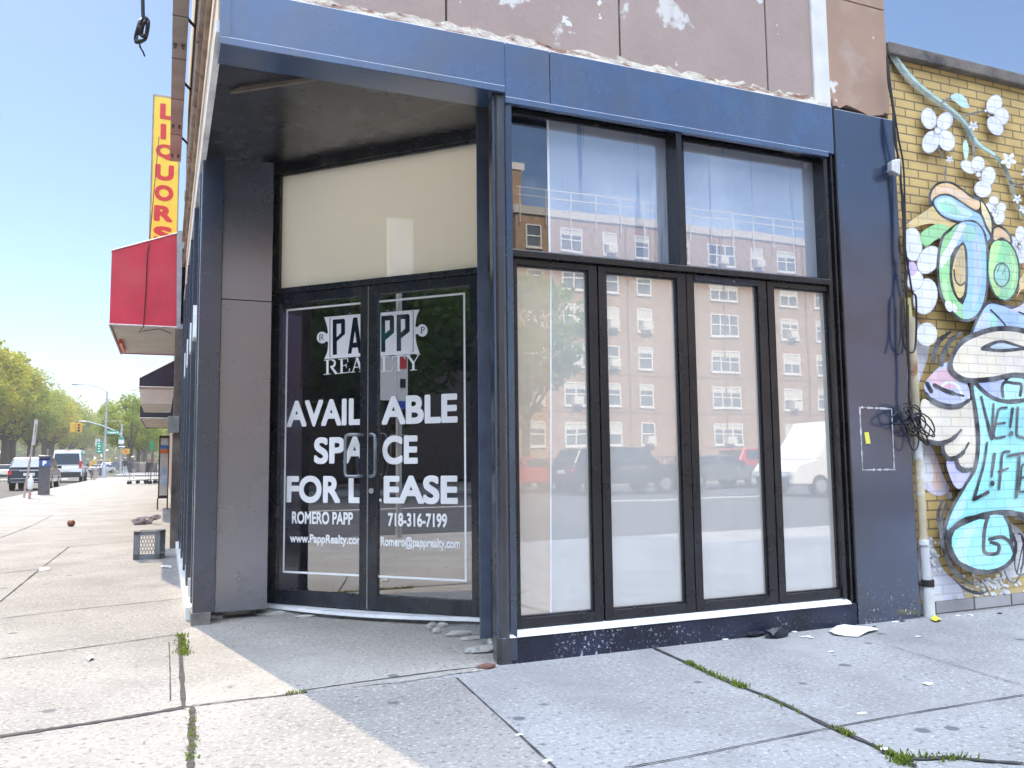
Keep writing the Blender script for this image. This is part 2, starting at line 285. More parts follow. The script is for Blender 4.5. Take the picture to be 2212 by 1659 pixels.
MB().prism([(-42, -46, -.2), (200, -46, -.2), (200, -36, -.2), (-42, -36, -.2)], (0, 0, .19)).build('sidewalk', walk, kind='structure', base=(0, -40, 0))
mk = MB()
for i in range(8): mk.box((-29+i*2.6, 97.6, -.141), (-27.6+i*2.6, 100.4, -.138))
for i in range(14): mk.box((-19.2, 20+i*14, -.141), (-19.0, 26+i*14, -.138))
for x in (-19.6, -19.3): mk.box((x, -30, -.141), (x+.12, 12, -.138))
for y in (-21.2, -20.8): mk.box((12, y, -.141), (120, y+.14, -.138))
mk.build('road_marking', pm('road_paint', (.75, .74, .7), .7, var=.1, scale=9), kind='structure', base=(0, 0, -.14))
# broken strip of older concrete at the corner, outline surveyed from the photo
c8 = crop(0, 2000, .9042); cR = crop(2000, 2100, .9186)
pp = smooth_line([(786, 548), (800, 640), (806, 760), (800, 858), (860, 852), (1000, 838), (1150, 822), (1300, 806), (1600, 775), (1900, 735), (2130, 700), (2170, 670), (2120, 560), (1900, 505), (1500, 462), (1200, 448), (1000, 455), (900, 505), (840, 515)], 5, True)
rn = random.Random(3)
pts = []
for x, y in pp:
    q = onG(*c8(x, y), .004); pts.append((q.x+rn.uniform(-.012, .012), q.y+rn.uniform(-.012, .012), .004))
flat('old_pavement_patch', pts, patchm, base=(-1, 0, .004))
joints = [(c8, [(0, 995), (200, 965), (420, 932), (620, 900), (800, 868)], .045), (c8, [(800, 868), (1000, 842), (1320, 805), (1350, 790), (1880, 716), (2110, 690)], .014),
 (c8, [(838, 868), (836, 950), (830, 1133)], .035), (c8, [(782, 550), (790, 700), (800, 866)], .03), (c8, [(736, 585), (740, 700), (742, 840)], .008), (c8, [(0, 657), (200, 630), (420, 600), (780, 550)], .016), (c8, [(0, 482), (300, 445), (620, 412), (790, 394)], .016),
 (c8, [(0, 408), (90, 335), (180, 262), (300, 170)], .02), (c8, [(300, 170), (450, 157), (600, 146)], .022), (c8, [(0, 285), (100, 274), (190, 266)], .022), (c8, [(0, 98), (120, 92), (320, 78)], .03), (c8, [(0, 130), (60, 108), (150, 72), (230, 30)], .02), (c8, [(0, 30), (300, 8), (480, -8)], .03), (c8, [(0, -8), (300, -35)], .04),
 (cR, [(622, 488), (780, 560), (960, 640), (1150, 715), (1380, 828), (1560, 905), (1750, 1000)], .03), (cR, [(1600, 935), (1740, 965), (1900, 960), (2050, 975), (2212, 985)], .03), (cR, [(500, 1005), (800, 950), (1180, 873), (1640, 785), (2212, 692)], .010),
 (c8, [(1990, 740), (2100, 840), (2212, 942), (2280, 1003), (2420, 1133)], .010), (cR, [(1640, 482), (1900, 560), (2212, 652)], .006)]
jm = MB(); grass_lines = []
for cv, line, wd in joints:
    p = [onG(*cv(*q), .006) for q in smooth_line(line, 8)]; rn2 = random.Random(len(line)+int(wd*1e4))
    ls, rs = ribbon([(q.x, q.y) for q in p], [wd*rn2.uniform(.55, 1.25) for q in p])
    for i in range(len(ls)-1): jm.add([(ls[i].x, ls[i].y, .0075), (rs[i].x, rs[i].y, .0075), (rs[i+1].x, rs[i+1].y, .0075), (ls[i+1].x, ls[i+1].y, .0075)], [(0, 1, 2, 3)])
jm.build('pavement_joint', dirt, kind='structure', base=(0, 0, .006))
# weeds in the joints: nobody could count the blades
gm = leafmat('weed', (.11, .17, .03), (.24, .27, .05), .4); gb = MB(); rg = random.Random(5)
for cv, line, dens, hh, sp in ((c8, [(790, 552), (797, 600), (805, 640)], 300, .022, .022), (c8, [(843, 890), (838, 990), (834, 1100)], 150, .012, .014), (cR, [(770, 556), (850, 595), (960, 640), (1010, 662)], 260, .022, .016), (cR, [(1100, 700), (1250, 770)], 40, .015, .012), (cR, [(1405, 838), (1470, 868)], 70, .022, .014), (cR, [(1560, 905), (1640, 945)], 40, .015, .012), (cR, [(1650, 955), (1700, 985), (1720, 965), (1960, 968)], 210, .026, .022), (c8, [(1250, 812), (1330, 803)], 30, .02, .015)):
    p = [onG(*cv(*q), .004) for q in smooth_line(line, 8)]
    for k in range(dens):
        i = rg.randrange(len(p)-1); q = p[i].lerp(p[i+1], rg.random())+Vector((rg.gauss(0, sp), rg.gauss(0, sp), 0)); a = rg.uniform(0, 6.28); h = hh*rg.uniform(.4, 1.2); wd = .006
        d = Vector((math.cos(a), math.sin(a), 0)); e = Vector((-d.y, d.x, 0))*wd
        gb.add([q-e, q+e, q+d*h*.6+Vector((0, 0, h))+e*.3, q+d*h*.6+Vector((0, 0, h))-e*.3], [(0, 1, 2, 3)])
gb.build('weeds', gm, kind='stuff')
# ------------------------------------------------------------------ the corner shop
shop = thing('corner_shop', 'black fronted empty corner shop with angled glass doors and brown peeling upper wall', 'shop', (-1.9, 0, 0))
# upper wall with peeling brown paint
stucco = over(over(over(pm('peeling_brown_paint', (.43, .33, .285), .85, var=.10, scale=1.6, bump=.15, bscale=30, col2=(.35, .265, .23)), (.72, .70, .66), 'noise', 2.1, .60, .625, fac=.85, detail=9), (.38, .31, .29), 'noise', 1.2, .5, .75, stretch=(5, 5, .4), fac=.6), (.75, .73, .70), 'noise', 5.5, .66, .67, detail=8)
stucco2 = over(over(pm('weathered_tan_stucco', (.44, .29, .20), .85, var=.12, scale=2.2, col2=(.36, .23, .17)), (.5, .42, .36), 'noise', 3, .55, .75, fac=.6), (.75, .72, .7), 'noise', 3.2, .66, .67, detail=9)
groove = pm('groove', (.05, .04, .04), .9)
up = MB(); TOP = 13.0; TOPS = 9.2
for x0, x1 in ((-1.90, -.445), (-.43, .945), (.96, 2.345), (2.36, 2.83)): up.box((x0, .02, 4.34), (x1, .30, TOP))
up.build('wall_panel', stucco, shop, bevel=.004)
MB().box((-1.88, .045, 4.3), (2.84, .31, TOP-.01)).build('panel_gap', groove, shop)
MB().box((2.83, .0, 4.315), (3.0, .3, TOP)).build('pilaster', over(pm('white_stucco', (.72, .70, .66), .8, var=.05), (.45, .4, .37), 'noise', 4, .6, .8, fac=.5), shop, bevel=.004)
su = MB(); su.box((3.0, .012, 4.37), (3.69, .3, 5.33)); su.box((3.0, .012, 5.34), (3.69, .3, TOP)); su.build('wall_panel', stucco2, shop, bevel=.004)
MB().box((-1.87, .32, 4.35), (3.68, 1.22, TOP-.1)).box((-1.87, 1.22, 4.35), (-1.78, 9.3, TOPS-.1)).box((3.6, 1.22, 4.35), (3.68, 9.3, TOPS-.1)).build('wall', pm('side_wall', (.4, .36, .32), .9), shop)
MB().box((2.2, 1.22, 4.25), (3.6, 9.2, 4.40)).build('roof', pm('roof_felt', (.08, .08, .08), .9), shop)
skm = bpy.data.materials.new('light_panel_diffuser'); skm.use_nodes = True; skm.node_tree.nodes.remove(skm.node_tree.nodes['Principled BSDF'])
_tr = skm.node_tree.nodes.new('ShaderNodeBsdfTranslucent'); _tr.inputs[0].default_value = (.96, .96, .94, 1); skm.node_tree.links.new(_tr.outputs[0], skm.node_tree.nodes['Material Output'].inputs[0])
MB().poly([(-1.78, 1.22, 4.38), (2.2, 1.22, 4.38), (2.2, 9.2, 4.38), (-1.78, 9.2, 4.38)]).build('added_light_panel', skm, shop)  # unseen panel added so sun glows through the door transom paper
# ragged ledge left where the cladding was cut
rag = MB(); rr_ = random.Random(11); x = -1.8
for dep, z0, h0 in ((-.012, 4.318, .03), (.006, 4.335, .055)):
    x = -1.85; top = []
    while x < 2.98: top.append((x, z0+h0*rr_.uniform(.35, 1.3))); x += rr_.uniform(.03, .11)
    for (xa, za), (xb, zb) in zip(top, top[1:]): rag.hexa([(xa, dep, z0-.012), (xb, dep, z0-.012), (xb, dep+.05, z0-.012), (xa, dep+.05, z0-.012), (xa, dep+.006, za), (xb, dep+.006, zb), (xb, dep+.05, zb), (xa, dep+.05, za)])
rag.build('broken_ledge', over(over(pm('torn_plaster', (.62, .56, .47), .9, var=.15, scale=9, bump=.5, bscale=50), (.30, .17, .12), 'noise', 5, .5, .6, stretch=(1, 1, 3)), (.06, .05, .04), 'noise', 8, .62, .68, stretch=(1, 1, 4)), shop)
tb = MB(); rr_ = random.Random(4); x = 3.02; pt = []
while x < 3.70: pt.append((x, 4.325+rr_.uniform(0, .05)-(.02 if x > 3.3 else 0))); x += rr_.uniform(.02, .16)
for (xa, za), (xb, zb) in zip(pt, pt[1:]): tb.hexa([(xa, -.002, za), (xb, -.002, zb), (xb, .05, zb), (xa, .05, za), (xa, -.002, 4.40), (xb, -.002, 4.40), (xb, .05, 4.40), (xa, .05, 4.40)])
tb.build('torn_edge', stucco2, shop)
# fascia
fm = over(over(pm('sky_tinted_fascia', (.025, .066, .155), .22, bump=.12, bscale=1.6, spec=.5, var=.25, scale=2, rvar=.04, ior=2.6), (.75, .75, .75), 'vor', 4.2, .03, .024), (.10, .10, .11), 'noise', 2.5, .55, .75, stretch=(1, 1, .3), fac=.5)  # blue of the mirrored sky mixed into the dark base colour
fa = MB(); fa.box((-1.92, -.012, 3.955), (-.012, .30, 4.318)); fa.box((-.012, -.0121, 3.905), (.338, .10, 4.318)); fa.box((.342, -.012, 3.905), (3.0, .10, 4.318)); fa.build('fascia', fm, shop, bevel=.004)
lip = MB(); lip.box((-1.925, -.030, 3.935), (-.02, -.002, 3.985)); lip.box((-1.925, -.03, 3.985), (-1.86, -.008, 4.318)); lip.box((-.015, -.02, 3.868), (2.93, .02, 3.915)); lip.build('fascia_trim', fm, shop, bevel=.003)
sofp = [(-1.90, .0, 4.03), (.0, .0, 4.03), (.30, 1.25, 4.18), (-1.30, 2.82, 4.18), (-1.9, 2.5, 4.06)]
MB().prism(sofp, (0, 0, .12)).build('soffit', black2, shop)
sl = MB(); sl.hexa([(-1.80, .92, 4.043), (-.85, .10, 4.02), (-.835, .11, 4.02), (-1.785, .935, 4.043), (-1.80, .92, 4.2), (-.85, .10, 4.2), (-.835, .11, 4.2), (-1.785, .935, 4.2)])
sl.tube([DP(-.06, 4.172, .012), DP(2.2, 4.168, .012)], .008, 6); sl.tube([(.28, 1.2, 4.165), (-.06, .05, 4.03)], .007, 6)
sl.build('soffit_seam', pm('old_caulk', (.22, .18, .14), .8), shop)
# end cap, white edge flashing running back along the avenue side
MB().box((-1.945, .0, 4.02), (-1.90, 9.3, 4.10)).build('flashing', pm('white_flashing', (.8, .8, .82), .4), shop)
# left column and recess wall
MB().box((-1.925, 2.35, .10), (-1.745, 2.62, 4.08)).build('column', black, shop, bevel=.005)
MB().box((-1.935, 2.335, 0), (-1.78, 2.62, .105)).build('column_base', pm('grey_base', (.18, .17, .16), .7, var=.2), shop, bevel=.004)
rw = MB(); rw.hexa([(-1.744, 2.50, .07), (-1.305, 2.49, .07), (-1.305, 2.80, .07), (-1.744, 2.75, .07), (-1.744, 2.50, 2.815), (-1.305, 2.49, 2.815), (-1.305, 2.80, 2.815), (-1.744, 2.75, 2.815)])
rw.hexa([(-1.744, 2.497, 2.82), (-1.305, 2.487, 2.82), (-1.305, 2.80, 2.82), (-1.744, 2.75, 2.82), (-1.744, 2.497, 4.12), (-1.305, 2.487, 4.12), (-1.305, 2.80, 4.12), (-1.744, 2.75, 4.12)])
rw.build('recess_wall', over(pm('black_recess_panel', (.012, .024, .062), .26, bump=.10, bscale=1.8, spec=.5, var=.25, scale=2, rvar=.05, ior=3.2), (.6, .6, .6), 'vor', 6, .03, .022), shop, bevel=.003)
# right recess side wall, narrow glass strip between posts, chamfered pillar foot
sw = MB()
def swp(t, off): a = Vector((-.10, .03, 0)); b = Vector((.29, 1.24, 0)); d = (b-a).normalized(); nn = Vector((-d.y, d.x, 0)); v = a+(b-a)*t+nn*off; return v
def swbox(t0, t1, o0, o1, z0, z1, m=0):
    q = [swp(t0, o1), swp(t1, o1), swp(t1, o0), swp(t0, o0)]; sw.hexa([(p.x, p.y, z0) for p in q]+[(p.x, p.y, z1) for p in q], m)
swbox(0, 1, -.14, -.02, .02, 4.12); swbox(.0, .22, -.02, .0, .17, 4.1); swbox(.72, .86, -.02, .005, .08, 4.1); swbox(.93, 1.0, -.02, .03, .06, 4.12); swbox(.22, .72, -.02, .004, .05, .62); swbox(.22, .72, -.02, .004, 2.80, 2.9)
sw.build('side_panel', black, shop, bevel=.004)
g1 = [swp(.22, -.012), swp(.72, -.012)]
MB().poly([(g1[0].x, g1[0].y, .62), (g1[1].x, g1[1].y, .62), (g1[1].x, g1[1].y, 4.08), (g1[0].x, g1[0].y, 4.08)]).build('side_glass', pm('black_glass', (.03, .032, .03), .06, spec=1, ior=2), shop)
MB().prism([(-.10, .03, 0), (-.075, 0, 0), (.0, 0, 0), (.0, .1, 0), (-.06, .2, 0)], (0, 0, .175)).prism([(-.085, .03, .175), (-.068, .008, .175), (-.02, .008, .175), (.02, .1, .175), (-.06, .2, .175)], (0, 0, 3.76)).build('corner_post', over(pm('black_corner_post', (.02, .021, .026), .3, spec=.8, var=.25, ior=1.7), (.55, .55, .55), 'noise', 30, .62, .66, zrange=(.2, 0)), shop, bevel=.004)
# plinth and sill
MB().box((.0, .0, -.02), (3.02, .25, .172)).build('plinth', plinthm, shop, bevel=.006)
MB().hexa([(-.02, -.012, .172), (2.955, -.012, .172), (2.955, .06, .172), (-.02, .06, .172), (-.015, -.004, .190), (2.95, -.004, .190), (2.95, .06, .215), (-.015, .06, .215)]).build('sill', whitep, shop)
# paper and boards pasted behind the glass
paper = laminate(over(pm('papered_glass', (.66, .63, .585), .9, var=.03, scale=1.2), (.52, .52, .52), 'noise', 1.3, .5, .8, stretch=(4, 4, .25), fac=.4), .43)
card = laminate(over(pm('carded_glass', (.60, .50, .40), .9, var=.05, scale=2), (.50, .40, .31), 'noise', 3, .55, .7, stretch=(8, 8, .5), fac=.4), .30)
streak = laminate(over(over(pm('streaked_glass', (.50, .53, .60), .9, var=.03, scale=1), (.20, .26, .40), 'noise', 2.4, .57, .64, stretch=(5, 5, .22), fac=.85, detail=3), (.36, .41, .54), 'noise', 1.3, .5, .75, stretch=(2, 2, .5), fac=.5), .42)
# folding window leaves
glassF = glassmat('window_glass', (.96, .97, .97), .24, 1.5, wav=.02)
def leaf(x0, x1, g0, g1):
    m = MB(); zb, zt = .213, 2.772
    m.box((x0, .042, zb), (g0-.012, .11, zt)); m.box((g1+.012, .042, zb), (x1, .11, zt)); m.box((g0-.012, .042, zb), (g1+.012, .11, .285)); m.box((g0-.012, .042, 2.728), (g1+.012, .11, zt))
    for a in ((g0-.012, .058, .285, g0, .095, 2.728), (g1, .058, .285, g1+.012, .095, 2.728), (g0, .058, .285, g1, .095, .297), (g0, .058, 2.718, g1, .095, 2.728)): m.box(a[:3], a[3:])
    f = m.build('folding_window', frame, shop, bevel=.003)
    q = lambda xa, xb, xc, xd: MB().poly([(xa, .08, .292), (xb, .08, .292), (xc, .08, 2.722), (xd, .08, 2.722)])
    if g0 < .5:
        q(g0-.005, .322, .362, g0-.005).build('carded_pane', card, f); q(.330, g1+.005, g1+.005, .372).build('papered_pane', paper, f); q(.322, .330, .372, .362).build('paper_edge', whitep, f)
    else: q(g0-.005, g1+.005, g1+.005, g0-.005).build('pane', paper, f)
    return f
LV = [(.0, .722, .093, .64), (.734, 1.497, .812, 1.406), (1.505, 2.268, 1.585, 2.174), (2.28, 2.935, 2.36, 2.89)]
lf = [leaf(*a) for a in LV]
MB().box((1.575, .034, 2.722), (2.18, .05, 2.765)).build('taped_rail', over(pm('black_tape', (.03, .03, .045), .35, bump=.6, bscale=30), (.3, .3, .35), 'noise', 20, .6, .7), lf[2])
MB().box((.0, .115, .19), (2.95, .16, 2.8)).box((.723, .06, .2), (.733, .12, 2.77)).build('frame_backing', pm('shadow_gap', (.01, .01, .01), .7), shop) if False else None
fr = MB(); fr.box((-.018, .0, 2.776), (2.905, .15, 2.822)); fr.box((1.420, .0, 2.822), (1.470, .17, 3.87)); fr.box((-.018, .0, .215), (.0, .15, 2.776)); fr.box((-.018, .0, 2.822), (.012, .17, 3.868))
fr.box((.722, .09, .215), (.734, .11, 2.775)); fr.box((1.497, .06, .215), (1.505, .11, 2.775)); fr.box((2.268, .07, .215), (2.28, .11, 2.775))
fr.box((1.47, .135, 2.822), (2.935, .17, 2.865)); fr.box((.012, .135, 2.822), (1.42, .17, 2.865)); fr.box((1.47, .135, 3.868), (2.935, .17, 3.91)); fr.box((.012, .135, 3.868), (1.42, .17, 3.91))
fr.box((.012, .12, 2.865), (.045, .17, 3.868)); fr.box((1.443, .125, 2.865), (1.575, .172, 3.868))
fr.build('window_frame', frame, shop, bevel=.003)
pf = MB(); pf.box((2.905, .02, .215), (2.945, .18, 3.868)); pf.box((2.945, .045, .19), (2.975, .18, 3.905)); pf.box((2.975, .01, .17), (2.995, .18, 3.905)); pf.box((2.995, .04, .17), (3.012, .18, 4.318)); pf.box((3.012, -.006, .17), (3.03, .18, 4.318))
pf.build('window_jamb', frame, shop, bevel=.003)
glassU = glassmat('transom_glass', (.96, .97, .98), .34, 1.5)
q4 = lambda a, b_, m, nm: MB().poly([(a, .15, 2.86), (b_, .15, 2.86), (b_, .15, 3.872), (a, .15, 3.872)]).build(nm, m, shop)
q4(.043, .385, glassU, 'transom_pane'); q4(.385, .402, whitep, 'paper_edge'); q4(.402, 1.445, streak, 'transom_pane'); q4(1.57, 2.94, streak, 'transom_pane')
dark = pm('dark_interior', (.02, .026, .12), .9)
MB().box((-.0, .6, .05), (3.0, .62, 4.2)).build('interior_wall', pm('interior_blue', (.10, .12, .17), .9), shop)
# ------------------------------------------------------------------ angled doors
door_black = over(pm('door_frame_paint', (.013, .017, .026), .28, spec=.5, var=.35, scale=5, rvar=.06, ior=1.6), (.10, .09, .075), 'noise', 5, .5, .75, stretch=(1, 1, .35), fac=.6)
ds = MB(); ds.dbox(-.06, .0, .06, 4.18, -.1, .03); ds.dbox(2.166, 2.22, .06, 4.18, -.1, .02); ds.dbox(.0, 2.166, 2.932, 2.985, -.1, .02); ds.dbox(0, 2.166, 4.1, 4.18, -.1, .02); ds.dbox(.0, .085, 2.985, 4.1, -.1, .0); ds.dbox(2.15, 2.166, 2.985, 4.1, -.1, .0); ds.dbox(.085, 2.15, 4.085, 4.1, -.1, -.01)
ds.build('door_frame', door_black, shop, bevel=.004)
glassD = glassmat('door_glass', (.5, .52, .65), .44, 1.6)
creamp = laminate(over(pm('cream_papered_glass', (.88, .84, .70), .9, var=.02, scale=1), (.80, .76, .62), 'noise', 1.4, .5, .75, fac=.5), .16)
_n = creamp.node_tree.nodes; _l = creamp.node_tree.links; _t = _n.new('ShaderNodeBsdfTranslucent'); _t.inputs[0].default_value = (.88, .86, .76, 1); _m = _n.new('ShaderNodeMixShader'); _m.inputs[0].default_value = .5
_x = [q for q in _n if q.type == 'MIX_SHADER' and q is not _m][0]; _l.new(_n['Principled BSDF'].outputs[0], _m.inputs[1]); _l.new(_t.outputs[0], _m.inputs[2]); _l.new(_m.outputs[0], _x.inputs[1])
MB().poly([DP(.08, 2.985, -.04), DP(2.155, 2.985, -.04), DP(2.155, 4.092, -.04), DP(.08, 4.092, -.04)]).build('transom_pane', creamp, shop)
MB().dbox(-.1, 2.3, .02, 2.96, -.62, -.6).build('interior_wall', dark, shop); MB().dbox(-.5, 3.2, 2.945, 2.96, -4.2, -.1).build('added_light_baffle', pm('baffle_white', (.85, .84, .80), .9, var=.02), shop)  # unseen white panel added to bounce light upward, off the doors
doorm = MB().poly  # noqa
white_v = pm('white_vinyl', (.94, .94, .95), .45, var=.02)
e3 = crop(1000, 1000, .9643); e4 = crop(1100, 1500, .4823); eL = crop(1100, 1150, .33906)
def leafdoor(s0, s1, g0, g1, side):
    m = MB(); zb, zt = .078, 2.925
    m.dbox(s0, g0, zb, zt, -.045, .005); m.dbox(g1, s1, zb, zt, -.045, .005); m.dbox(g0, g1, zb, .205, -.045, .005); m.dbox(g0, g1, 2.838, zt, -.045, .005)
    d = m.build('glass_door', door_black, shop, bevel=.003)
    MB().poly([DP(g0, .2, -.02), DP(g1, .2, -.02), DP(g1, 2.84, -.02), DP(g0, 2.84, -.02)]).build('pane', glassD, d)
    t = MB(); DD = -.0185
    pl = lambda u, v, k: DP(u, v, DD+.0005+k)
    def bx(a, b, c, e, dd=0.0): t.poly([DP(a, c, DD+dd), DP(b, c, DD+dd), DP(b, e, DD+dd), DP(a, e, DD+dd)])
    if side == 'L': bx(.163, .181, .355, 2.787); bx(.181, g1, .355, .373); bx(.181, g1, 2.769, 2.787)
    else: bx(2.002, 2.02, .355, 2.785); bx(g0, 2.002, .355, .373); bx(g0, 2.002, 2.767, 2.785)
    def fit(txt, x0, x1, yt, yb, bold, cv=e4, x0y=None):
        (a, z0), (b, z1) = onD(*cv(x0, yb[0])), onD(*cv(x1, yb[1])); zt0 = onD(*cv(x0, yt[0]))[1]; zt1 = onD(*cv(x1, yt[1]))[1]
        puttext(t, txt, a, b, (z0+z1)/2, (zt0+zt1)/2, pl, bold)
    if side == 'L':
        fit('AVAIL', 50, 669, (162, 138), (382, 355), .038); fit('SPA', 272, 705, (458, 452), (682, 672), .038); fit('FOR L', 48, 672, (775, 772), (1000, 996), .038)
        fit('ROMERO PAPP', 92, 592, (1072, 1065), (1172, 1172), .034); fit('www.PappRealty.cor', 75, 655, (1250, 1262), (1345, 1352), .036)
    else:
        fit('ABLE', 825, 1448, (120, 105), (358, 338), .038); fit('CE', 832, 1122, (445, 443), (685, 676), .038); fit('EASE', 842, 1450, (775, 768), (1005, 1006), .038)
        fit('718-316-7199', 878, 1362, (1080, 1080), (1190, 1196), .034); fit('Romero@papprealty.com', 818, 1468, (1262, 1292), (1375, 1388), .036)
        a = onD(*e4(808, 975))[0]; bx(a, a+.022, 1.008, 1.03, .003)
    # emblem: white plate with letter-shaped openings
    dkl = MB()
    def P(pts, dd=.0, mb=t): mb.poly([DP(*onD(*eL(*q)), DD+dd) for q in pts])
    def strokes(lst, wd, dd, mb):
        for k, ln in enumerate(lst):
            ls, rs = ribbon(ln, wd)
            for i in range(len(ls)-1): mb.add([DP(*onD(*eL(*q)), DD+dd+k*.0003) for q in (ls[i], rs[i], rs[i+1], ls[i+1])], [(0, 1, 2, 3)])
    circ = lambda cx, cy, rx, ry: [(cx+rx*math.cos(a*math.pi/14), cy+ry*math.sin(a*math.pi/14)) for a in range(28)]
    if side == 'L':
        P([(507, 288), (958, 248), (958, 745), (507, 775)]+smooth_line([(507, 775), (545, 680), (552, 560), (545, 420), (507, 288)], 5)[1:-1], .0005)
        P(circ(483, 525, 62, 68), .001); P([(535, 480), (560, 470), (560, 580), (535, 570)], .0012)
        strokes([[(590, 300), (575, 300), (575, 748), (592, 746)]], 7, .002, dkl)
        P([(607, 318), (735, 306), (750, 322), (750, 484), (655, 568), (655, 724), (607, 728)], .002, dkl); P([(655, 368), (706, 363), (706, 470), (655, 520)], .004)
        P([(845, 293), (892, 290), (948, 705), (910, 708), (898, 640), (835, 645), (824, 712), (783, 714)], .002, dkl); P([(868, 450), (886, 582), (847, 586)], .004)
        strokes([[(458, 492), (458, 555)], [(480, 492), (490, 496), (492, 508), (486, 520), (470, 522)], [(458, 492), (482, 492)], [(474, 522), (500, 556)], [(450, 555), (470, 555)]], 9, .003, dkl)
        sf = [([(545, 790), (545, 950)], 26), ([(505, 790), (600, 782)], 8), ([(500, 956), (580, 948)], 8), ([(600, 784), (628, 800), (632, 830), (618, 858), (580, 868)], 24), ([(590, 866), (650, 948)], 26), ([(632, 946), (672, 942)], 8),
              ([(710, 775), (710, 938)], 26), ([(672, 778), (780, 770)], 8), ([(676, 942), (798, 930)], 8), ([(780, 770), (784, 812)], 8), ([(798, 930), (802, 884)], 8), ([(722, 852), (762, 848)], 9), ([(764, 828), (764, 876)], 7),
              ([(888, 762), (840, 928)], 10), ([(888, 758), (945, 920)], 28), ([(852, 872), (925, 866)], 9), ([(812, 930), (866, 925)], 8), ([(915, 922), (958, 918)], 8)]
    else:
        P([(1162, 236), (1618, 198)]+smooth_line([(1618, 198), (1578, 300), (1568, 430), (1578, 580), (1618, 712)], 5)[1:]+[(1160, 738)], .0005)
        P(circ(1648, 442, 62, 72), .001); P([(1570, 400), (1596, 405), (1596, 480), (1570, 490)], .0012)
        strokes([[(1525, 222), (1543, 222), (1543, 692), (1524, 694)]], 7, .002, dkl)
        P([(1171, 275), (1300, 264), (1320, 280), (1320, 470), (1219, 556), (1219, 692), (1171, 694)], .002, dkl); P([(1219, 330), (1272, 326), (1272, 432), (1219, 478)], .004)
        P([(1350, 262), (1482, 251), (1502, 268), (1502, 455), (1402, 535), (1402, 682), (1350, 684)], .002, dkl); P([(1402, 314), (1450, 310), (1450, 420), (1402, 468)], .004)
        strokes([[(1640, 405), (1640, 472)], [(1640, 405), (1668, 406), (1674, 420), (1668, 438), (1645, 440)], [(1630, 473), (1654, 472)]], 9, .003, dkl)
        sf = [([(1205, 752), (1205, 918)], 26), ([(1168, 752), (1245, 745)], 8), ([(1164, 924), (1295, 912)], 8), ([(1295, 912), (1303, 862)], 8),
              ([(1372, 744), (1372, 908)], 26), ([(1302, 746), (1442, 734)], 10), ([(1302, 746), (1304, 790)], 8), ([(1442, 734), (1446, 778)], 8), ([(1335, 914), (1408, 908)], 8),
              ([(1545, 815), (1545, 900)], 26), ([(1478, 728), (1545, 822)], 28), ([(1608, 720), (1548, 822)], 10), ([(1452, 732), (1512, 727)], 8), ([(1572, 722), (1625, 718)], 8), ([(1508, 906), (1582, 900)], 8)]
    for k, (ln, wd) in enumerate(sf): strokes([ln], wd, .0005+k*.0002, t)
    t.build('lettering', white_v, d); dkl.build('emblem_opening', pm('emblem_dark', (.008, .010, .035), .08, spec=.9, ior=1.8), d)
    hb = MB(); sg = -1 if side == 'L' else 1; sx = 1.025 if side == 'L' else 1.118; ex = .885 if side == 'L' else 1.19
    hp = [DP(sx, 1.59, .005), DP(sx, 1.59, .05), DP(sx+sg*.03, 1.592, .07), DP(ex-sg*.03, 1.592, .072), DP(ex-sg*.008, 1.582, .072), DP(ex, 1.55, .072), DP(ex, 1.27, .072), DP(ex-sg*.008, 1.236, .072), DP(ex-sg*.03, 1.226, .072), DP(sx+sg*.03, 1.226, .07), DP(sx, 1.228, .05), DP(sx, 1.228, .005)]
    hb.tube(hp, .015, 10).build('handle', pm('worn_steel', (.30, .33, .36), .35, metal=.7, var=.15), d)
    if side == 'R': MB().tube([DP(1.117, 1.1, .004), DP(1.117, 1.1, .018)], .024, 16).tube([DP(1.117, 1.1, .018), DP(1.117, 1.1, .022)], .012, 10).build('lock', alum, d)
    return d
leafdoor(.0, 1.070, .103, .990, 'L'); leafdoor(1.080, 2.163, 1.172, 2.076, 'R')
MB().dbox(1.0705, 1.0775, .08, 2.92, -.03, .008).build('door_edge_strip', pm('edge_strip', (.45, .42, .36), .4, metal=.4), shop)
th = MB(); n = 14
for i in range(n):
    a, b = i/n, (i+1)/n; f = lambda t: (-.08+2.28*t, .066-.012*math.sin(t*math.pi)+.004, .035+.09*math.sin(math.pi*min(1, t*1.05)))
    (sa, za, da), (sb, zb, db) = f(a), f(b)
    th.hexa([DP(sa, za-.02, da), DP(sb, zb-.02, db), DP(sb, zb-.02, -.05), DP(sa, za-.02, -.05), DP(sa, za+.006, da-.012), DP(sb, zb+.006, db-.012), DP(sb, zb+.012, -.05), DP(sa, za+.012, -.05)])
th.build('threshold', pm('white_threshold', (.72, .72, .72), .4, var=.08), shop)
st = MB(); st.hexa([DP(-.12, 0, .10), DP(2.2, 0, .02), DP(2.2, 0, -.1), DP(-.12, 0, -.1), DP(-.12, .045, .06), DP(2.2, .04, .0), DP(2.2, .04, -.1), DP(-.12, .045, -.1)]); st.build('step', concrete('step_concrete', (.30, .29, .27), gum=False), shop, bevel=.006)
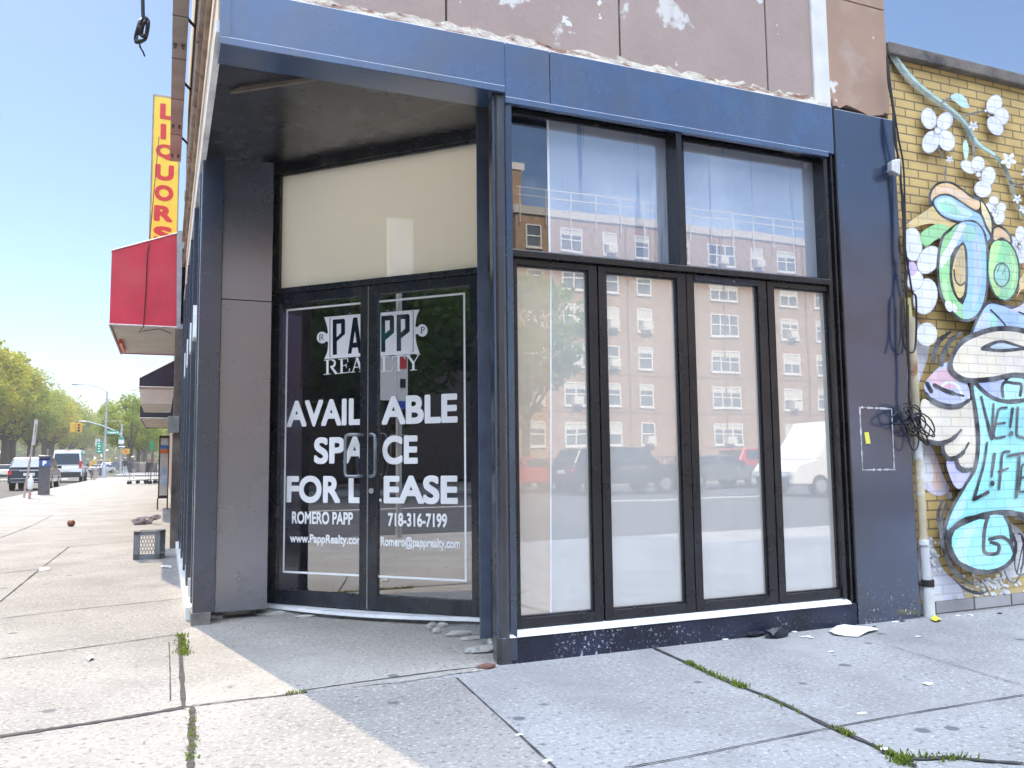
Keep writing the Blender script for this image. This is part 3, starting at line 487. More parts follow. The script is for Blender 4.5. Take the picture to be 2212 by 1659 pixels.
# ------------------------------------------------------------------ avenue side of the shop: folding panels, sill, upper planks
av = MB(); AX = -1.90
for k, y in enumerate((2.62, 3.95, 5.3, 6.6, 7.9)):
    av.box((AX+.02, y, .12), (AX+.07, y+1.3, 4.02)); av.box((AX-.035, y+.02, .14), (AX+.02, y+.10, 4.0)); av.box((AX-.02, y+.16, .14), (AX+.02, y+.24, 4.0)); av.box((AX-.05, y+1.15, .14), (AX+.02, y+1.22, 4.0))
av.build('folding_panel', black, shop, bevel=.004)
hgm = pm('white_hinge', (.75, .75, .75), .5)
for y in (3.1, 4.2, 5.5, 6.9):
    MB().box((AX-.045, y, .13), (AX-.01, y+.03, .30)).build('hinge', hgm, shop)
    MB().hexa([(AX-.05, y, 2.55), (AX-.0, y, 2.55), (AX-.0, y+.3, 2.55), (AX-.05, y+.3, 2.55), (AX-.05, y+.25, 2.9), (AX, y+.25, 2.9), (AX, y+.3, 2.9), (AX-.05, y+.3, 2.9)]).build('hinge_plate', hgm, shop)
MB().box((AX-.075, 2.62, .0), (AX+.02, 9.3, .115)).build('avenue_sill', pm('white_stone_sill', (.8, .78, .74), .6, var=.05), shop, bevel=.005)
MB().box((AX-.16, 9.36, 0), (AX+.03, 9.62, 3.58)).build('pilaster', pm('brown_wood', (.13, .105, .09), .7, var=.3, scale=3), shop, bevel=.005)
MB().box((AX-.24, 9.28, 1.86), (AX-.06, 9.36, 2.13)).build('electric_box', pm('grey_box', (.25, .245, .23), .6, var=.15), shop, bevel=.006)
pk = MB(); 
for k in range(12): pk.box((AX-.03, .1, 4.12+k*.42), (AX-.004, 9.3 if k < 4 else 11.6, 4.52+k*.42))
pk.build('side_cladding', over(pm('weathered_planks', (.55, .47, .38), .85, var=.12, scale=1.5), (.3, .24, .2), 'noise', 2, .5, .75, stretch=(1, .2, 5), fac=.6), shop, bevel=.004)
pt2 = MB(); pt2.tube([(AX-.07, .1, 5.05), (AX-.07, 9.3, 5.05)], .03, 8); pt2.tube([(AX-.06, .1, 4.62), (AX-.06, 9.3, 4.62)], .02, 8)
for y in (.8, 2.1, 3.6, 5.2, 6.8): pt2.box((AX-.11, y, 4.98), (AX, y+.05, 5.12))
pt2.build('conduit', pm('rusty_conduit', (.34, .24, .18), .7, var=.25), shop)
sh_ = MB(); sh_.box((-1.80, 9.2, 0), (3.68, 9.3, 4.35)); sh_.box((3.6, .35, 0), (3.68, 9.2, 4.35)); sh_.box((-1.86, 2.65, 0), (-1.80, 9.3, 4.35)); sh_.build('shell_wall', dark, shop)
rp = MB(); rp.box((3.03, -.004, -.02), (3.708, .30, 4.314)); rp.build('pillar_panel', pillarm, shop, bevel=.004)
tp = MB(); t0 = crop(3200, 1500, .6024)
for a, b in (((300, 172), (512, 183)), ((303, 172), (322, 580)), ((512, 183), (530, 585)), ((320, 582), (540, 578))):
    ra = random.Random(int(a[0]*7+b[1])); pA, pB = onY(*t0(*a)), onY(*t0(*b)); nn = 16
    for i in range(nn):
        p, q = pA.lerp(pB, i/nn), pA.lerp(pB, (i+1)/nn); wd = ra.uniform(.002, .010); vert = abs(p.z-q.z) > abs(p.x-q.x); o = Vector((wd, 0, 0)) if vert else Vector((0, 0, wd))
        tp.add([(v.x, -.0065, v.z) for v in (p-o, q-o, q+o, p+o)], [(0, 1, 2, 3)])
tp.build('torn_tape', pm('torn_tape', (.50, .48, .48), .7, var=.3, scale=20), shop)
a, b = onY(*t0(333, 335)), onY(*t0(372, 410)); MB().hexa([(a.x+.012, -.008, b.z), (b.x+.004, -.008, b.z), (b.x+.004, -.005, b.z), (a.x+.012, -.005, b.z), (a.x, -.008, a.z), (b.x-.012, -.008, a.z), (b.x-.012, -.005, a.z), (a.x, -.005, a.z)]).build('yellow_sticker', pm('yellow_paper', (.80, .74, .12), .7, var=.03), shop)
# ------------------------------------------------------------------ neighbouring brick wall with its painting
WY = .06
brickb = thing('brick_building', 'low yellow brick building with colourful graffiti mural beside the black shop', 'building', (5.5, WY, 0))
ybrick = brickmat('yellow_brick', (.66, .47, .18), (.58, .40, .14), (.24, .17, .09), ms=.007)
MB().box((3.712, WY, .02), (10, 9, 4.93)).build('wall', ybrick, brickb)
MB().box((3.70, WY-.07, 4.932), (10, .6, 5.045)).build('coping', over(over(pm('stone_coping', (.16, .14, .12), .85, var=.25, scale=3, bump=.3), (.42, .38, .33), 'noise', 2.2, .6, .66), (.07, .06, .06), 'noise', 3, .55, .65), brickb, bevel=.01)
MB().box((3.712, WY-.012, .0), (10, WY+.1, .105)).build('wall_base', brickmat('grey_stone_course', (.42, .41, .41), (.34, .33, .34), (.12, .1, .09), bw=.4, bh=.14, ms=.01), brickb)
paint = brickmat('mural_paint', (.5, .5, .5), (.5, .5, .5), (.2, .2, .2), attr='paint', rough=.65)
m4 = crop(3400, 100, .78315); m5 = crop(3400, 1200, .7836)
class Mural:
    def __init__(s): s.v = []; s.f = []; s.c = []; s.k = 0
    def put(s, pts, cv, col, mesh=None):
        s.k += 1; y = WY-.003-s.k*.00022
        d = [onY(*cv(*p), WY) for p in pts]; o = len(s.v); s.v += [Vector((max(q.x, 3.7125), y, max(q.z, .108))) for q in d]
        fs = mesh or [tuple(range(len(pts)))]
        for f in fs: s.f.append([i+o for i in f]); s.c.append(tuple(min(.86, v*1.15+.04) for v in col) if max(col) > .02 else col)
    def fill(s, pts, cv, col, n=5): s.put(smooth_line(pts, n, True), cv, col)
    def hard(s, pts, cv, col): s.put(pts, cv, col)
    def ell(s, cx, cy, rx, ry, cv, col, rot=0, n=20):
        r = rad(rot); s.put([(cx+rx*math.cos(a)*math.cos(r)-ry*math.sin(a)*math.sin(r), cy+rx*math.cos(a)*math.sin(r)+ry*math.sin(a)*math.cos(r)) for a in [2*math.pi*i/n for i in range(n)]], cv, col)
    def line(s, pts, cv, col, w, n=6, closed=False):
        p = smooth_line(pts, n, closed); p = p+[p[0]] if closed else p
        ls, rs = ribbon(p, w); m = len(ls); s.put([tuple(q) for q in ls+rs], cv, col, [(i, i+1, m+i+1, m+i) for i in range(m-1)])
        if not closed:
            for q, ww in ((p[0], w[0] if isinstance(w, list) else w), (p[-1], w[-1] if isinstance(w, list) else w)): s.ell(q[0], q[1], ww/2, ww/2, cv, col, n=10)
    def build(s):
        me = bpy.data.meshes.new('mural'); org = Vector(brickb['origin']); me.from_pydata([p*K-org for p in s.v], [], s.f); me.materials.append(paint)
        at = me.color_attributes.new('paint', 'FLOAT_COLOR', 'CORNER'); i = 0
        for p, c in zip(me.polygons, s.c):
            for li in p.loop_indices: at.data[li].color = (*c, 1)
        o = bpy.data.objects.new('mural', me); COL.objects.link(o); o.parent = brickb; return o
U = Mural()
WH, GL, BK = (.74, .74, .77), (.36, .36, .42), (.012, .012, .016)
GR, BL, TE, CR, YE, OR, LV_ = (.25, .58, .22), (.27, .50, .78), (.26, .70, .70), (.72, .62, .48), (.50, .36, .12), (.72, .46, .22), (.40, .43, .78)
BR = (.14, .19, .15); AQ = (.45, .68, .66)
# white ground wash low on the wall
U.fill([(225, 480), (300, 330), (330, 190), (250, 130), (225, 60)], m5, (.70, .68, .78))
U.fill([(250, 740), (330, 700), (400, 860), (430, 930), (370, 960), (290, 900)], m5, (.66, .58, .70)); U.fill([(300, 800), (340, 760), (400, 900), (360, 930)], m5, (.72, .50, .42))
U.fill([(245, 60), (300, 120), (318, 160), (290, 190), (250, 150)], m5, WH)
U.fill([(240, 660), (300, 720), (350, 830), (330, 900), (270, 850), (245, 760)], m5, WH)
U.fill([(275, 1180), (330, 1170), (400, 1330), (520, 1410), (700, 1390), (850, 1240), (860, 1500), (700, 1500), (330, 1505), (280, 1400)], m5, (.62, .62, .72))
U.fill([(300, 1290), (345, 1330), (400, 1480), (360, 1500), (305, 1480)], m5, WH); U.fill([(680, 1100), (760, 1110), (830, 1200), (850, 1350), (760, 1390), (690, 1350), (670, 1250)], m5, WH)
U.fill([(700, 1380), (760, 1370), (850, 1330), (850, 1440), (740, 1460)], m5, YE); U.fill([(500, 1400), (560, 1360), (700, 1400), (640, 1490), (520, 1490)], m5, YE)
ru = random.Random(8)
for k in range(95):
    x, y = ru.gauss(630, 80), ru.gauss(1420, 38); U.ell(x, y, ru.uniform(6, 15), ru.uniform(4, 9), m5, WH, ru.uniform(0, 90), 8)
for k in range(45): U.ell(ru.gauss(325, 18), ru.gauss(1270, 40), ru.uniform(5, 12), ru.uniform(5, 10), m5, WH, ru.uniform(0, 90), 8)
for k in range(14): U.ell(ru.gauss(300, 8), 1200+k*8, 6, 4, m5, BK, 0, 8)
# blossom branch
U.line([(125, 150), (160, 205), (220, 270), (300, 345), (380, 400), (440, 450), (500, 510), (530, 580), (600, 632), (650, 668), (695, 735), (722, 800), (752, 900), (800, 985), (860, 1040)], m4, BR, [36, 34, 30, 27, 27, 29, 30, 27, 24, 22, 20, 18, 16, 14, 12])
U.line([(150, 170), (220, 262), (300, 335), (440, 442), (505, 512), (560, 600), (640, 655)], m4, (.36, .52, .44), 13)
U.line([(133, 195), (200, 285), (290, 362), (380, 428), (450, 480)], m4, (.13, .16, .14), 5)
for p, w_ in (([(375, 398), (410, 375), (445, 380)], 9), ([(495, 462), (540, 448), (585, 440)], 10), ([(528, 570), (532, 620), (538, 665)], 12), ([(715, 790), (760, 808), (800, 800)], 9), ([(355, 620), (368, 650), (378, 672)], 8), ([(395, 710), (388, 750), (390, 785)], 6), ([(490, 535), (495, 560), (490, 600)], 7), ([(538, 850), (545, 900), (550, 930)], 10), ([(178, 1010), (240, 978), (300, 945)], 9), ([(255, 960), (265, 1000)], 6)): U.line(p, m4, (.06, .07, .06), w_)
U.fill([(415, 372), (440, 352), (480, 365), (510, 420), (490, 425), (465, 415), (440, 395)], m4, AQ); U.fill([(478, 605), (490, 585), (503, 610), (505, 650), (492, 690), (480, 650)], m4, AQ)
def petals(cv, cx, cy, lst, core=None):
    for x, y, rx, ry, r in lst: U.ell(x, y, rx+3, ry+3, cv, GL, r); U.ell(x, y, rx, ry, cv, WH, r)
    for x, y, rx, ry, r in lst: U.line([(cx+(x-cx)*.25, cy+(y-cy)*.25), (cx+(x-cx)*.75, cy+(y-cy)*.75)], cv, (.55, .55, .62), 4, 2)
    U.ell(cx, cy, core or 12, core or 14, cv, GL); U.ell(cx, cy, (core or 12)-3, (core or 14)-3, cv, (.72, .72, .74))
petals(m4, 348, 540, [(306, 478, 36, 52, -12), (386, 492, 36, 46, 30), (394, 588, 40, 52, -20), (315, 596, 40, 56, 20)], 18)
petals(m4, 588, 440, [(632, 408, 36, 48, 25), (668, 468, 36, 42, 0), (636, 516, 34, 50, -35)], 8)
petals(m4, 548, 760, [(500, 722, 42, 26, 35), (548, 706, 32, 36, 0), (600, 768, 34, 46, 10), (572, 832, 42, 40, 20)], 14)
petals(m4, 628, 930, [(603, 925, 22, 24, 0), (625, 890, 22, 22, 0), (662, 925, 22, 24, 30), (652, 975, 26, 34, 15), (632, 955, 16, 18, 0)], 8)
petals(m4, 750, 1122, [(755, 1060, 24, 40, 0), (716, 1100, 24, 26, 0), (782, 1105, 24, 30, 0), (758, 1165, 32, 38, 0), (722, 1150, 24, 28, 0)], 9)
petals(m4, 810, 820, [(808, 815, 36, 42, 10), (830, 870, 30, 40, 0), (790, 830, 20, 26, 0), (815, 690, 16, 40, 0)], 6)
for cx, cy, r in ((515, 520, 24), (690, 692, 38), (778, 757, 26), (733, 885, 22), (760, 936, 20), (393, 690, 18), (800, 1280, 30), (805, 1060, 24)):
    for k in range(5): a = k*1.2566+.3; U.ell(cx+math.cos(a)*r*.6, cy+math.sin(a)*r*.6, r*.5, r*.28, m4, WH, math.degrees(a), 10)
    U.ell(cx, cy, r*.2, r*.2, m4, GL, 0, 8)
# big white flower by the pipe
for q in ((205, 1112, 46, 82, -5), (285, 1190, 50, 72, 30), (268, 1372, 58, 88, 10), (215, 1290, 40, 50, 0)): U.ell(q[0], q[1], q[2]+4, q[3]+4, m4, GL, q[4]); U.ell(*q[:4], m4, WH, q[4])
U.ell(200, 1235, 26, 36, m4, (.55, .40, .70)); U.ell(275, 1560, 52, 58, m4, WH)
# dreamlike figure: cap, ring arms, snail shell
U.fill([(285, 905), (290, 850), (330, 805), (395, 800), (450, 832), (505, 872), (545, 885), (585, 940), (607, 1000), (598, 1090), (560, 1040), (540, 960), (470, 930), (400, 880), (330, 880), (305, 930)], m4, BK)
U.fill([(297, 890), (303, 850), (338, 815), (392, 812), (445, 842), (500, 884), (538, 900), (530, 940), (470, 920), (400, 868), (340, 866), (312, 900)], m4, OR); U.fill([(548, 900), (578, 945), (597, 1000), (594, 1060), (565, 1000), (550, 950)], m4, (.70, .58, .30)); U.fill([(320, 850), (380, 828), (440, 855), (500, 905), (430, 880), (370, 850)], m4, (.74, .52, .38))
U.fill([(604, 1035), (640, 1018), (690, 1058), (702, 1110), (650, 1090), (600, 1110)], m4, BK); U.fill([(612, 1040), (640, 1030), (680, 1064), (690, 1100), (650, 1078), (612, 1092)], m4, OR)
U.fill([(180, 1010), (250, 960), (330, 920), (420, 990), (430, 1060), (370, 1050), (300, 1010), (200, 1030)], m4, (.62, .45, .16)); U.fill([(245, 1060), (330, 1012), (400, 1040), (400, 1085), (330, 1085), (268, 1125)], m4, GR)
U.fill([(300, 905), (330, 868), (385, 862), (445, 895), (505, 935), (550, 962), (575, 1020), (600, 1070), (592, 1105), (575, 1105), (520, 1010), (430, 1010), (345, 975)], m4, BK); U.fill([(310, 908), (335, 878), (383, 873), (440, 905), (500, 945), (542, 970), (566, 1028), (590, 1075), (570, 1090), (520, 1000), (430, 995), (350, 965)], m4, BL)
U.fill([(318, 905), (345, 888), (385, 885), (430, 915), (500, 960), (470, 985), (400, 975), (345, 950)], m4, (.50, .72, .82)); U.fill([(340, 915), (380, 900), (420, 930), (450, 965), (400, 960), (360, 945)], m4, (.30, .66, .46))
U.fill([(345, 1080), (325, 1180), (325, 1290), (345, 1385), (400, 1462), (465, 1500), (530, 1475), (568, 1400), (582, 1300), (582, 1150), (565, 1050), (515, 995), (440, 1000), (380, 1040)], m4, BK)
U.fill([(357, 1085), (338, 1180), (338, 1285), (358, 1380), (408, 1450), (465, 1486), (490, 1440), (430, 1395), (392, 1310), (388, 1230), (400, 1140), (440, 1090), (430, 1015), (390, 1050)], m4, GR)
U.fill([(430, 1015), (510, 1005), (555, 1055), (570, 1150), (570, 1300), (557, 1395), (522, 1462), (470, 1484), (450, 1430), (475, 1350), (478, 1200), (462, 1110), (400, 1130)], m4, BL)
U.fill([(440, 1010), (470, 1020), (430, 1100), (380, 1190), (345, 1230), (342, 1180), (380, 1120), (410, 1060)], m4, (.75, .80, .85)); U.fill([(485, 1030), (520, 1050), (545, 1150), (545, 1300), (520, 1400), (500, 1430), (510, 1300), (505, 1150)], m4, (.42, .52, .84)); U.fill([(350, 1300), (372, 1290), (385, 1380), (420, 1440), (390, 1430), (360, 1370)], m4, (.42, .74, .30))
U.fill([(470, 1020), (505, 1025), (520, 1080), (480, 1100), (450, 1060)], m4, (.32, .62, .50)); U.ell(383, 1420, 18, 30, m4, WH, -20); U.ell(410, 1430, 14, 24, m4, WH, -20)
U.fill([(455, 1100), (405, 1170), (388, 1260), (402, 1345), (432, 1392), (462, 1375), (474, 1300), (474, 1180)], m4, BK); U.fill([(452, 1118), (414, 1180), (400, 1260), (412, 1338), (434, 1380), (455, 1362), (464, 1300), (464, 1185)], m4, (.60, .47, .18)); U.fill([(450, 1120), (425, 1170), (410, 1250), (430, 1300), (455, 1310), (462, 1230)], m4, (.50, .34, .12)); U.line([(408, 1240), (415, 1290), (440, 1318), (466, 1300)], m4, BK, 8)
U.ell(655, 1242, 84, 158, m4, BK, -3); U.ell(655, 1242, 75, 148, m4, (.22, .60, .26), -3); U.fill([(600, 1110), (640, 1100), (625, 1180), (610, 1260), (640, 1340), (620, 1370), (590, 1290), (585, 1180)], m4, (.42, .74, .24)); U.fill([(690, 1150), (715, 1210), (715, 1300), (690, 1340), (700, 1260)], m4, (.44, .72, .24))
U.ell(646, 1265, 42, 62, m4, BK); U.ell(646, 1265, 36, 55, m4, (.24, .55, .42)); U.line([(625, 1250), (640, 1215), (665, 1225), (650, 1262)], m4, (.10, .20, .14), 7)
U.fill([(735, 1290), (785, 1230), (790, 1310), (740, 1345), (720, 1380), (735, 1330)], m4, (.68, .50, .22))
U.fill([(478, 1600), (520, 1480), (575, 1400), (650, 1408), (735, 1420), (760, 1380), (860, 1320), (870, 1640), (660, 1700), (500, 1690)], m4, BK); U.fill([(490, 1600), (530, 1485), (580, 1412), (650, 1420), (730, 1445), (775, 1385), (870, 1335), (880, 1640), (660, 1690), (510, 1680)], m4, (.34, .50, .82))
U.fill([(600, 1420), (700, 1435), (800, 1380), (860, 1370), (860, 1420), (740, 1450)], m4, (.55, .52, .82)); U.fill([(520, 1520), (560, 1450), (600, 1480), (580, 1600), (520, 1620)], m4, (.48, .55, .86)); U.fill([(585, 1470), (620, 1480), (610, 1560), (585, 1560)], m4, (.32, .62, .50)); U.line([(590, 1440), (650, 1500), (690, 1560)], m4, BK, 9); U.line([(730, 1450), (775, 1480), (800, 1580)], m4, BK, 8); U.ell(770, 1545, 14, 18, m4, BK)
# lower figure: cream hand, teal bottle, writing
U.fill([(258, 400), (330, 320), (395, 295), (470, 400), (480, 490), (410, 525), (320, 500), (270, 450)], m5, (.48, .50, .80)); U.fill([(275, 380), (330, 335), (400, 330), (420, 420), (340, 420)], m5, (.66, .42, .48)); U.line([(330, 430), (370, 395), (420, 410), (450, 480)], m5, (.8, .78, .84), 14)
U.fill([(245, 480), (330, 520), (440, 520), (500, 480), (525, 560), (525, 700), (500, 835), (440, 838), (410, 780), (362, 772), (342, 700), (285, 690), (240, 640)], m5, CR)
U.fill([(365, 790), (420, 780), (440, 840), (490, 850), (440, 920), (400, 900)], m5, (.46, .44, .74))
for p, w_ in (([(300, 285), (312, 230), (335, 185), (385, 145)], [24, 26, 24, 14]), ([(340, 305), (352, 250), (385, 190), (435, 152)], [26, 26, 24, 16]), ([(268, 400), (290, 440)], 20), ([(305, 408), (370, 440), (450, 462)], [18, 20, 10]), ([(262, 450), (300, 490), (370, 515), (430, 512), (475, 485)], [16, 26, 28, 26, 18]), ([(272, 690), (330, 698), (390, 678), (437, 632)], [26, 24, 20, 12]), ([(345, 705), (352, 750), (385, 775), (440, 750), (475, 695)], [18, 22, 24, 20, 10]), ([(412, 775), (425, 815), (455, 830), (490, 825)], [20, 24, 24, 18])): U.line(p, m5, BK, w_)
U.fill([(484, 385), (560, 400), (650, 385), (800, 390), (870, 440), (870, 1080), (700, 1050), (560, 1055), (450, 1100), (372, 1150), (352, 1190), (345, 1120), (385, 1010), (440, 920), (495, 820), (512, 700), (502, 560)], m5, BK)
U.fill([(500, 410), (560, 440), (640, 470), (700, 482), (790, 470), (870, 450), (870, 1060), (690, 1028), (570, 1036), (460, 1075), (375, 1128), (368, 1100), (405, 1010), (460, 915), (515, 820), (532, 690), (522, 560)], m5, TE)
U.fill([(505, 425), (535, 450), (560, 560), (555, 700), (530, 800), (520, 820), (535, 690), (522, 540)], m5, (.40, .80, .78)); U.fill([(395, 1060), (440, 970), (460, 940), (450, 1020), (420, 1080)], m5, (.45, .82, .80)); U.fill([(640, 560), (780, 520), (860, 640), (700, 700), (620, 660)], m5, (.22, .62, .66))
U.fill([(515, 400), (600, 392), (655, 385), (640, 465), (600, 478), (560, 440)], m5, (.34, .40, .76)); U.fill([(780, 365), (860, 350), (860, 430), (790, 450)], m5, (.34, .40, .76))
U.line([(500, 392), (560, 450), (620, 482), (700, 492), (780, 470), (806, 420), (780, 372)], m5, BK, 20)
U.fill([(655, 400), (700, 368), (755, 385), (785, 430), (765, 468), (700, 478), (640, 468)], m5, (.38, .76, .72)); U.line([(645, 465), (640, 420), (655, 395), (700, 400), (735, 408), (730, 460)], m5, BK, 16)
U.fill([(372, 330), (380, 270), (420, 195), (500, 148), (610, 118), (740, 125), (860, 180), (870, 380), (700, 372), (600, 390), (480, 400), (410, 375)], m5, BK)
U.fill([(396, 325), (400, 275), (440, 212), (510, 172), (610, 144), (730, 150), (860, 210), (870, 345), (700, 346), (600, 365), (480, 374), (425, 355)], m5, CR); U.fill([(420, 330), (430, 280), (500, 200), (600, 175), (540, 260), (480, 340)], m5, (.74, .62, .46)); U.fill([(640, 260), (760, 260), (850, 250), (850, 330), (700, 330)], m5, (.66, .58, .50))
U.fill([(535, 232), (575, 200), (640, 185), (710, 205), (762, 228), (660, 245)], m5, BK); U.fill([(580, 224), (610, 205), (650, 202), (700, 216), (730, 226), (650, 230)], m5, (.48, .58, .68)); U.line([(540, 230), (640, 238), (758, 227)], m5, BK, 16)
# NEIL LIFTEN lettering, brush strokes
for p, w_ in (([(535, 468), (560, 570), (588, 672)], [12, 14, 20]), ([(590, 672), (592, 590), (596, 502)], [14, 13, 11]), ([(660, 520), (622, 530), (606, 600), (598, 668), (652, 664)], 11), ([(604, 602), (652, 596)], 10), ([(690, 525), (684, 575), (678, 618)], [14, 13, 10]), ([(716, 520), (712, 600), (712, 658), (750, 672), (790, 694), (765, 626)], 11),
              ([(562, 694), (548, 790), (520, 890), (495, 975)], [11, 12, 14, 16]), ([(495, 975), (530, 958), (565, 940)], [18, 16, 18]), ([(598, 750), (592, 800), (583, 862)], [15, 14, 10]), ([(672, 738), (638, 748), (630, 830), (620, 922)], 12), ([(618, 838), (664, 822)], 10), ([(662, 762), (710, 752), (770, 748), (806, 790)], [12, 14, 18, 10]), ([(722, 765), (714, 860), (706, 962)], 13), ([(758, 802), (734, 808), (727, 870), (722, 936), (770, 925)], 11), ([(726, 870), (766, 860)], 10), ([(788, 790), (800, 850), (812, 900), (840, 980)], 13), ([(800, 795), (802, 980)], 12), ([(842, 975), (846, 800)], 12)): U.line(p, m5, BK, w_, 4)
U.ell(678, 648, 11, 12, m5, BK); U.ell(583, 896, 12, 14, m5, BK); U.ell(368, 958, 14, 18, m5, BK)
# foot of the bottle: round base with spiral
U.ell(530, 1200, 180, 148, m5, BK, 12); U.ell(535, 1198, 158, 124, m5, TE, 12); U.fill([(395, 1220), (430, 1140), (500, 1100), (470, 1180), (450, 1260), (480, 1300), (420, 1280)], m5, (.42, .82, .80))
U.line([(352, 1180), (375, 1130), (450, 1085), (560, 1048), (680, 1045), (790, 1062), (870, 1080)], m5, BK, [18, 24, 26, 26, 26, 24, 24])
U.fill([(560, 1062), (640, 1058), (660, 1110), (655, 1165), (560, 1160)], m5, TE); U.line([(560, 1062), (545, 1110), (538, 1180), (545, 1238), (605, 1242), (612, 1200), (575, 1190)], m5, BK, 18, 4); U.line([(568, 1172), (630, 1162), (670, 1190), (690, 1235)], m5, BK, 18); U.line([(645, 1062), (668, 1110), (678, 1190)], m5, BK, 16); U.ell(575, 1210, 14, 14, m5, TE)
for p, w_ in (([(330, 985), (310, 1050), (318, 1130)], [16, 18, 10]), ([(350, 992), (325, 1090), (332, 1200), (365, 1290), (410, 1350), (480, 1395)], [12, 18, 20, 20, 22, 10]), ([(385, 1365), (440, 1415), (510, 1438), (560, 1428)], [10, 16, 18, 8]), ([(640, 1330), (660, 1375), (690, 1385), (720, 1340), (735, 1240), (730, 1160), (710, 1145)], 9), ([(700, 1200), (690, 1290), (705, 1345), (740, 1340), (770, 1280), (765, 1200), (730, 1180)], 8), ([(725, 1160), (745, 1250), (720, 1320)], 10), ([(690, 1070), (740, 1080), (790, 1150)], 8), ([(770, 1240), (790, 1250), (780, 1300), (830, 1320)], 9), ([(760, 1090), (730, 1200), (700, 1340)], 7), ([(500, 1360), (540, 1400), (560, 1440)], 7)): U.line(p, m5, BK, w_)
# the painting goes on past the edge of the photograph
U.line([(860, 1040), (960, 1120), (1080, 1160), (1220, 1150), (1360, 1210)], m4, BR, [18, 16, 16, 14, 10])
petals(m4, 960, 1000, [(930, 960, 34, 40, -10), (990, 965, 34, 40, 15), (985, 1040, 36, 38, 0), (925, 1035, 34, 40, 10)], 14)
petals(m4, 1180, 1060, [(1150, 1030, 32, 36, -10), (1215, 1035, 32, 36, 15), (1180, 1105, 36, 38, 0)], 12)
petals(m4, 1100, 1300, [(1070, 1260, 40, 46, -10), (1140, 1265, 40, 46, 15), (1135, 1350, 40, 44, 0), (1065, 1345, 40, 44, 10)], 16)
U.fill([(870, 330), (960, 300), (1060, 360), (1080, 480), (1000, 560), (900, 520)], m5, BK); U.fill([(880, 345), (960, 318), (1045, 370), (1062, 475), (995, 540), (905, 505)], m5, LV_)
U.fill([(880, 520), (1000, 560), (1120, 540), (1180, 640), (1140, 760), (1020, 800), (890, 760)], m5, CR); U.line([(890, 760), (1000, 810), (1060, 760), (1040, 700)], m5, BK, 22); U.line([(1060, 770), (1130, 770), (1170, 700)], m5, BK, 22); U.line([(900, 510), (1010, 545), (1120, 525), (1190, 620)], m5, BK, 22)
U.fill([(870, 1080), (960, 1100), (1040, 1200), (1000, 1320), (880, 1360)], m5, BK); U.fill([(870, 1100), (950, 1118), (1015, 1205), (980, 1300), (880, 1335)], m5, TE); U.line([(900, 1180), (960, 1190), (950, 1250), (905, 1250)], m5, BK, 18)
U.fill([(1050, 1380), (1200, 1340), (1300, 1420), (1250, 1500), (1060, 1500)], m5, WH); U.line([(1080, 1240), (1140, 1320), (1130, 1440), (1060, 1470)], m5, BK, 14)
U.build()
# conduit pipe at the joint of the two buildings
pp_ = MB(); PX = 3.80
pp_.tube([(PX-.01, WY-.06, .60), (PX-.015, WY-.06, 2.55)], .035, 10); pp_.build('pipe', over(over(pm('painted_pipe', (.52, .44, .30), .6, var=.15, scale=3), (.72, .72, .72), 'noise', 2, .5, .55, stretch=(1, 1, 1.5)), (.33, .17, .07), 'noise', 3, .6, .68), brickb)
q_ = MB(); q_.tube([(PX-.005, WY-.075, 0), (PX-.005, WY-.075, .27)], .046, 14); q_.tube([(PX-.008, WY-.07, .27), (PX-.01, WY-.065, .62)], .038, 12); q_.tube([(PX-.02, WY-.07, .6), (PX-.02, WY-.07, .64)], 0.044, 12); q_.build('pipe_sleeve', pm('white_pipe', (.66, .67, .68), .5, var=.1, scale=4), brickb)
q_ = MB(); q_.tube([(PX-.005, WY-.075, .255), (PX-.005, WY-.075, .31)], .052, 14); q_.box((PX-.09, WY-.08, .27), (PX+.02, WY, .285)); q_.build('pipe_clamp', rubber, brickb)
MB().tube([(PX-.02, WY-.05, 2.30), (PX-.03, WY-.05, 2.72)], .032, 10).build('pipe', pm('yellow_pipe', (.55, .45, .2), .6, var=.15), brickb)
# hanging cables with a tangled coil
cbm = pm('black_cable', (.015, .015, .018), .5); cb = MB()
V3 = lambda x, z, y=-.06: Vector((x, y, z))
def px(x, y, cv, yy=-.07): q = onY(*cv(x, y), yy); return q
for ln in ([(118, 150), (130, 300), (150, 440), (165, 600), (178, 700), (192, 850), (200, 1000), (205, 1150)], [(122, 170), (138, 320), (175, 560), (200, 700), (208, 900), (210, 1130)], [(118, 160), (125, 290), (148, 420), (152, 560), (182, 690), (190, 800), (203, 920), (208, 1100), (230, 1250), (245, 1340), (265, 1380), (262, 1600), (240, 1645), (205, 1610), (192, 1500), (196, 1360)], [(205, 1150), (225, 1190), (215, 1300), (218, 1400), (222, 1660)], [(205, 1150), (212, 1250), (205, 1340), (188, 1390), (186, 1560), (170, 1640)]):
    cb.tube([px(x, y, m4) for x, y in smooth_line(ln, 5)], .0085, 6)
cb.tube([px(x, y, m5) for x, y in smooth_line([(222, 0), (224, 200), (230, 360), (228, 460), (240, 540)], 5)], .011, 6)
rk = random.Random(21)
for k in range(13):
    c0 = px(245, 555, m5, -.09); a = rk.uniform(0, 6.28); ln = rk.uniform(.16, .38); wd = rk.uniform(.03, .09); dx, dz = (math.cos(a)*ln, -abs(math.sin(a))*ln+.03) if k > 2 else (math.cos(a)*.12, .06)
    ax = Vector((dx, 0, dz)); sd_ = Vector((-dz, 0, dx)).normalized()*wd; dy = rk.uniform(-.06, .03)
    cb.tube([c0+ax*(.5-.5*math.cos(t))+sd_*math.sin(t)+Vector((0, dy*math.sin(t/2), 0)) for t in [i*2*math.pi/16 for i in range(17)]], .0065, 5)
